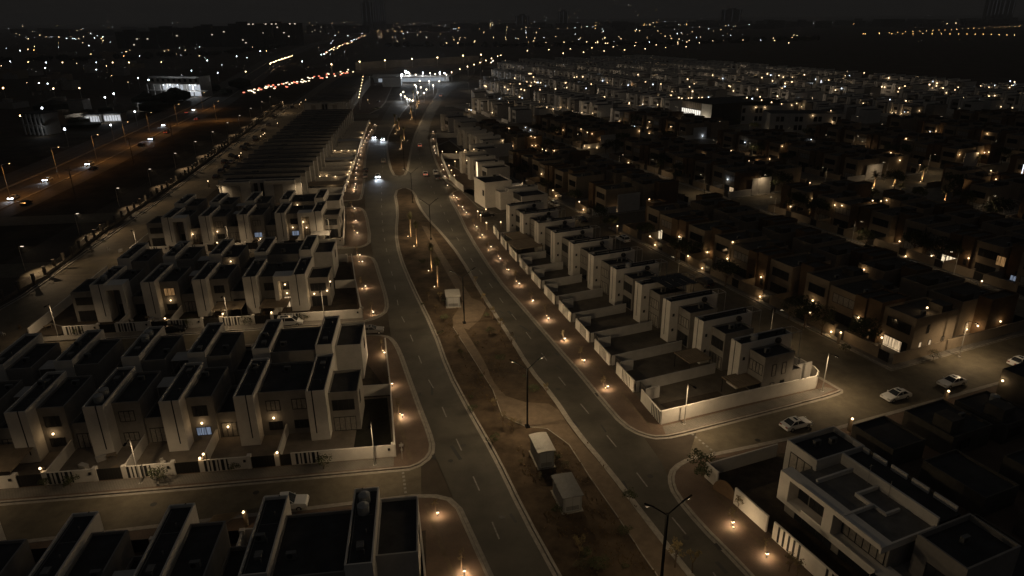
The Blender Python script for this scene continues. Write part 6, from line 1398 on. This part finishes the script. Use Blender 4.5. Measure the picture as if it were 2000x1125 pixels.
for k in range(60):
    ri = rc_.choice([1, 1, 3, 5, 0]); u0_, v0_ = ROWS[ri][1], ROWS[ri][2]; u = u0_ - rc_.uniform(-9, 48); v = v0_ - rc_.uniform(.4, 4.4) if not ROWS[ri][3] else v0_ + .8
    kind = rc_.choice(['garden_chair', 'plant_pot', 'garden_table', 'storage_box'])
    def fm(mb):
        if kind == 'garden_chair': mb.box(-.25, .25, -.25, .25, .38, .44); mb.box(-.25, .25, .2, .26, .44, .9); [mb.box(x, x + .05, y, y + .05, 0, .38) for x in (-.25, .2) for y in (-.25, .2)]
        elif kind == 'garden_table': mb.box(-.6, .6, -.4, .4, .68, .74); [mb.box(x, x + .06, y, y + .06, 0, .68) for x in (-.55, .5) for y in (-.35, .3)]
        elif kind == 'plant_pot': mb.tube((0, 0, 0), (0, 0, .5), .2, .3, 10); [mb.tube((0, 0, .5), (.3 * math.cos(a), .3 * math.sin(a), 1.0), .03, .005, 4) for a in range(6)]
        else: mb.box(-.6, .6, -.3, .3, 0, .55); mb.box(-.63, .63, -.33, .33, .55, .62)
    o = link(kind, cached(('CL', kind), fm, [{'garden_chair': WHITE, 'plant_pot': BARK, 'garden_table': CANOPY, 'storage_box': LGREY}[kind]]), None, (*FL.w(u, v), .15), rc_.uniform(0, 3))
    tag(o, kind.replace('_', ' ') + ' in a front yard of the white townhouses', kind.replace('_', ' '), kind.replace('_', ' ') + 's in the front yards')
# signposts, shade sail, greenhouse, litter bin post
for k, (x, y, lab) in enumerate(((786, 898, 'small white signpost at the walkway corner, first block'), (709, 622, 'small white signpost at the walkway corner, second block'))):
    t = thing('signpost', lab, 'sign', (*G(x, y), .13), .2, 'small signposts on the walkway corners')
    link('post', cached(('SP', 'post'), lambda mb: mb.tube((0, 0, 0), (0, 0, 2.6), .05, n=6), [METAL]), t); link('plate', cached(('SP', 'plate'), lambda mb: (mb.box(-.3, .3, -.04, -.02, 2.0, 2.4), mb.box(-.12, .12, -.06, .06, 1.3, 1.6)), [METAL]), t)
g = G(1507, 634); t = thing('notice_post', 'dark post with a black box sign on the back street', 'sign', g, FR.a); link('post', cached(('NP', 'p'), lambda mb: mb.tube((0, 0, 0), (0, 0, 3.2), .06, n=6), [POLE]), t); link('box', cached(('NP', 'b'), lambda mb: mb.box(-.45, .45, -.1, .1, 2.6, 3.4), [DARK]), t)
def sail(mb):
    P = [G(402, 1024, 2.6), G(418, 1006, 2.9), G(477, 998, 2.6), G(440, 1018, 2.7)]; z = [2.5, 2.9, 2.6, 2.4]
    n = 6
    for i in range(n):
        for j in range(n):
            def q(a, b): u, v = a / n, b / n; x = [(P[0][c] * (1-u) + P[3][c] * u) * (1-v) + (P[1][c] * (1-u) + P[2][c] * u) * v for c in (0, 1)]; return (x[0], x[1], (z[0] * (1-u) + z[3] * u) * (1-v) + (z[1] * (1-u) + z[2] * u) * v - .5 * math.sin(math.pi * u) * math.sin(math.pi * v))
            mb.face([q(i, j), q(i + 1, j), q(i + 1, j + 1), q(i, j + 1)])
mb = MB(); sail(mb); tag(link('shade_sail', mb.mesh('shade_sail', [SHADE])), 'tan shade sail stretched over a yard by the bright lamp at the bottom', 'shade sail')
g = G(1905, 425); t = thing('greenhouse', 'bare arched greenhouse frame beside the park', 'greenhouse', g, FR.a)
link('hoop_frame', cached(('GH', 'frame'), lambda mb: ([mb.tube((2.4 * x, -3.2 * math.cos(math.pi * q / 8), 1.2 + 2.2 * math.sin(math.pi * q / 8)), (2.4 * x, -3.2 * math.cos(math.pi * (q + 1) / 8), 1.2 + 2.2 * math.sin(math.pi * (q + 1) / 8)), .05, n=5) for x in range(8) for q in range(8)], [mb.tube((0, y, z), (16.8, y, z), .04, n=5) for y, z in ((-3.2, 1.2), (3.2, 1.2), (0, 3.4))], [mb.tube((2.4 * x, y, 0), (2.4 * x, y, 1.2), .05, n=5) for x in range(8) for y in (-3.2, 3.2)]), [METAL]), t)
link('base_wall', cached(('GH', 'base'), lambda mb: (mb.box(0, 17, -3.3, -3.1, 0, .5), mb.box(0, 17, 3.1, 3.3, 0, .5)), [LGREY]), t)
# ------------------------------------------------------------------ lights of the distant plain
def farlamp_mesh(m, r_): mb = MB(); mb.tube((0, 0, 0), (0, 0, 8), .12, n=5); mb.ball((0, 0, 8.2), r_, 6, 1); return mb.mesh('distant_lamp', [METAL, m])
FMs = {}
def farlamp(px, py, m, r_, grp):
    key = (m.name, round(r_ * 5)); 
    if key not in FMs: FMs[key] = farlamp_mesh(m, r_)
    o = link('distant_lamp', FMs[key], None, (*G(px, py, 8.2), 0)); tag(o, 'tiny lamp post shining in the ' + grp, 'lamp', 'lamps of the ' + grp)
nf = 0
def rs(px, py): return max(.35, math.hypot(*G(px, py, 8.2)) * .00023)
for k in range(26):
    q = (k / 26) ** .75; farlamp(1690 + 320 * q, 66 - 16 * q, FARS, rs(1700, 70) * 1.05, 'far right double road, upper line'); 
for k in range(17):
    q = (k / 17) ** .8; farlamp(1686 + 310 * q, 66 + 3 * q - 1.5 * math.sin(q * 3), FARS, rs(1700, 76) * 1.15, 'far right double road, lower line')
r = random.Random(31)
for k in range(66): x = r.uniform(735, 1560); farlamp(x, 78 + r.uniform(-7, 9) - (x - 735) * .004, FARW if r.random() < .85 else FARC, rs(x, 80), 'long lit road across the plain')
for k in range(9): x = 1030 + 42 * k; farlamp(x, 99 - k * 1.9, FARW, rs(x, 97) * 1.3, 'near mast line beyond the estate')
for k in range(7): x = 1100 + 40 * k; farlamp(x, 104 - k * 2.2, FARW, rs(x, 97), 'second mast line beyond the estate')
for x, y in ((704, 121), (753, 118), (806, 115), (855, 112), (905, 109), (940, 107), (649, 126)):
    yb = 139 - (x - 695) * .0625; g = G(x, yb); d = ray(x, y); z = H + d.z * g[1] / d.y
    t = thing('mast_lamp', 'mast lamp shining over the long bare concrete wall', 'lamp', g, 0, 'mast lamps along the bare concrete wall')
    link('mast', cached(('ML', round(z), 'mast'), lambda mb: mb.tube((0, 0, 0), (0, 0, z), .2, n=5), [METAL]), t); link('lamp', cached(('ML', round(z), 'lamp'), lambda mb: mb.ball((0, 0, z + .3), .62, 6), [FARW]), t)
    light(t, (0, -3, z), 650, WARMW, .5)
for x, y in ((882, 141), (898, 135), (913, 130), (926, 126), (938, 122), (949, 118), (960, 114), (972, 110), (978, 108)): farlamp(x, y, FARW, rs(x, y) * 1.2, 'far boulevard beyond the market')
for k in range(8): farlamp(701 + 9 * k / 8, 190 - 46 * k / 8, FARW, .2, 'parking lane beyond the second terrace')
for k in range(24): q = k / 24; farlamp(628 + 90 * q + r.uniform(-2, 2), 106 - 40 * q + r.uniform(-2, 2), r.choice([FARC, FARW, FARW, FARW, FARC, glow('far_red', (1, .3, .2), 8)]), rs(650, 100) * 1.5, 'bright traffic line of the far highway')
for k in range(22): q = k / 22; farlamp(527 + 45 * q + r.uniform(-1, 1), 124 - 16 * q + r.uniform(-1, 1), FARW, rs(540, 118), 'lit interchange left of the far highway')
for x, y, c in ((20, 120, 'c'), (55, 121, 'w'), (90, 122, 'w'), (122, 122, 'w'), (188, 122, 'w'), (220, 122, 'w'), (252, 122, 'w'), (315, 121, 'w'), (405, 118, 'w'), (425, 142, 'c'), (374, 138, 'c'), (508, 100, 'c'), (174, 89, 'c'), (88, 133, 'c'), (76, 162, 'c'), (93, 163, 'c'), (104, 173, 'w'), (82, 211, 'c'), (106, 200, 'c'), (6, 172, 's'), (40, 226, 's'), (39, 99, 'w'), (230, 43, 'c'), (130, 75, 'c'), (201, 72, 'c'), (185, 74, 'c'), (115, 72, 'w'), (142, 75, 'c'), (146, 75, 'c'), (320, 83, 'w'), (380, 52, 'w'), (270, 30, 'x'), (263, 218, 'c'), (222, 183, 'c'), (205, 190, 'w'), (155, 172, 'w'), (290, 156, 'w'), (270, 152, 'w'), (126, 252, 'c'), (216, 244, 'c'), (188, 136, 'c'), (462, 110, 'c'), (480, 140, 'w'), (590, 120, 'w')):
    if c != 'x': farlamp(x, y, {'c': FARC, 'w': FARW if r.random() < .6 else FARC, 's': FARS}[c], rs(x, max(y, 45)) * (1.15 + .5 * r.random()) * (1.6 if (x, y) == (230, 43) else 1), 'dark district beyond the highway')
mb = MB()
for k in range(760):                       # the countless small lights along the horizon
    x = r.uniform(-40, 2040); y = r.choice([r.gauss(52, 6), r.gauss(58, 9), r.uniform(60, 110) if x < 720 else r.gauss(50, 5), r.uniform(70, 190) if x < 600 else r.gauss(48, 4)])
    if y < 43 or (x > 1500 and y > 72) or (720 < x < 1030 and y > 86) : continue
    if x < 620 and y > 262 - x * .3: continue
    if x > 1480 and y > 47: continue
    if 225 < x < 540 and 46 < y < 92: continue
    g = G(x, y, 6); rr = math.hypot(*g) * r.choice([.00012, .00018, .00026]); mb.ball((g[0], g[1], 6 + rr), rr, 6, r.choice([0, 0, 1, 1, 2])); mb.tube((g[0], g[1], 0), (g[0], g[1], 6), .15, n=4, m=3)
o = struct('city_lights', mb, [FARW, FARC, FARS, METAL], 'stuff'); o['label'] = 'scatter of countless tiny lights along the dark horizon'; o['category'] = 'city lights'
mb = MB()
for k in range(150):
    x = r.uniform(0, 2000); d = r.uniform(3200, 5200); g = ray(x, 52); g = (g.x * d / g.y, d); w = r.uniform(30, 120); h = r.uniform(10, 34)
    mb.box(g[0] - w / 2, g[0] + w / 2, g[1], g[1] + 30, 0, h)
o = struct('distant_city', mb, mat('far_city', (.09, .085, .08), .9, .2, .02), 'stuff'); o['label'] = 'low dim roofs of the city along the horizon'; o['category'] = 'city'
# ------------------------------------------------------------------ the night haze over the plain
mb = MB(); mb.box(-9000, 9000, -500, 12000, -1.2, 185)
hm = bpy.data.materials.new('night_haze'); hm.use_nodes = True; nt = hm.node_tree; nt.nodes.clear()
ho = nt.nodes.new('ShaderNodeOutputMaterial'); hv = nt.nodes.new('ShaderNodeVolumePrincipled')
hv.inputs['Color'].default_value = (0.92, 0.90, 0.88, 1); hv.inputs['Density'].default_value = 0.00015; hv.inputs['Anisotropy'].default_value = 0.2
nt.links.new(hv.outputs[0], ho.inputs['Volume'])
haze = link('haze', mb.mesh('haze', [hm])); haze['kind'] = 'stuff'; haze['label'] = 'thin night haze over the whole district'; haze['category'] = 'haze'
sc.cycles.volume_bounces = 0
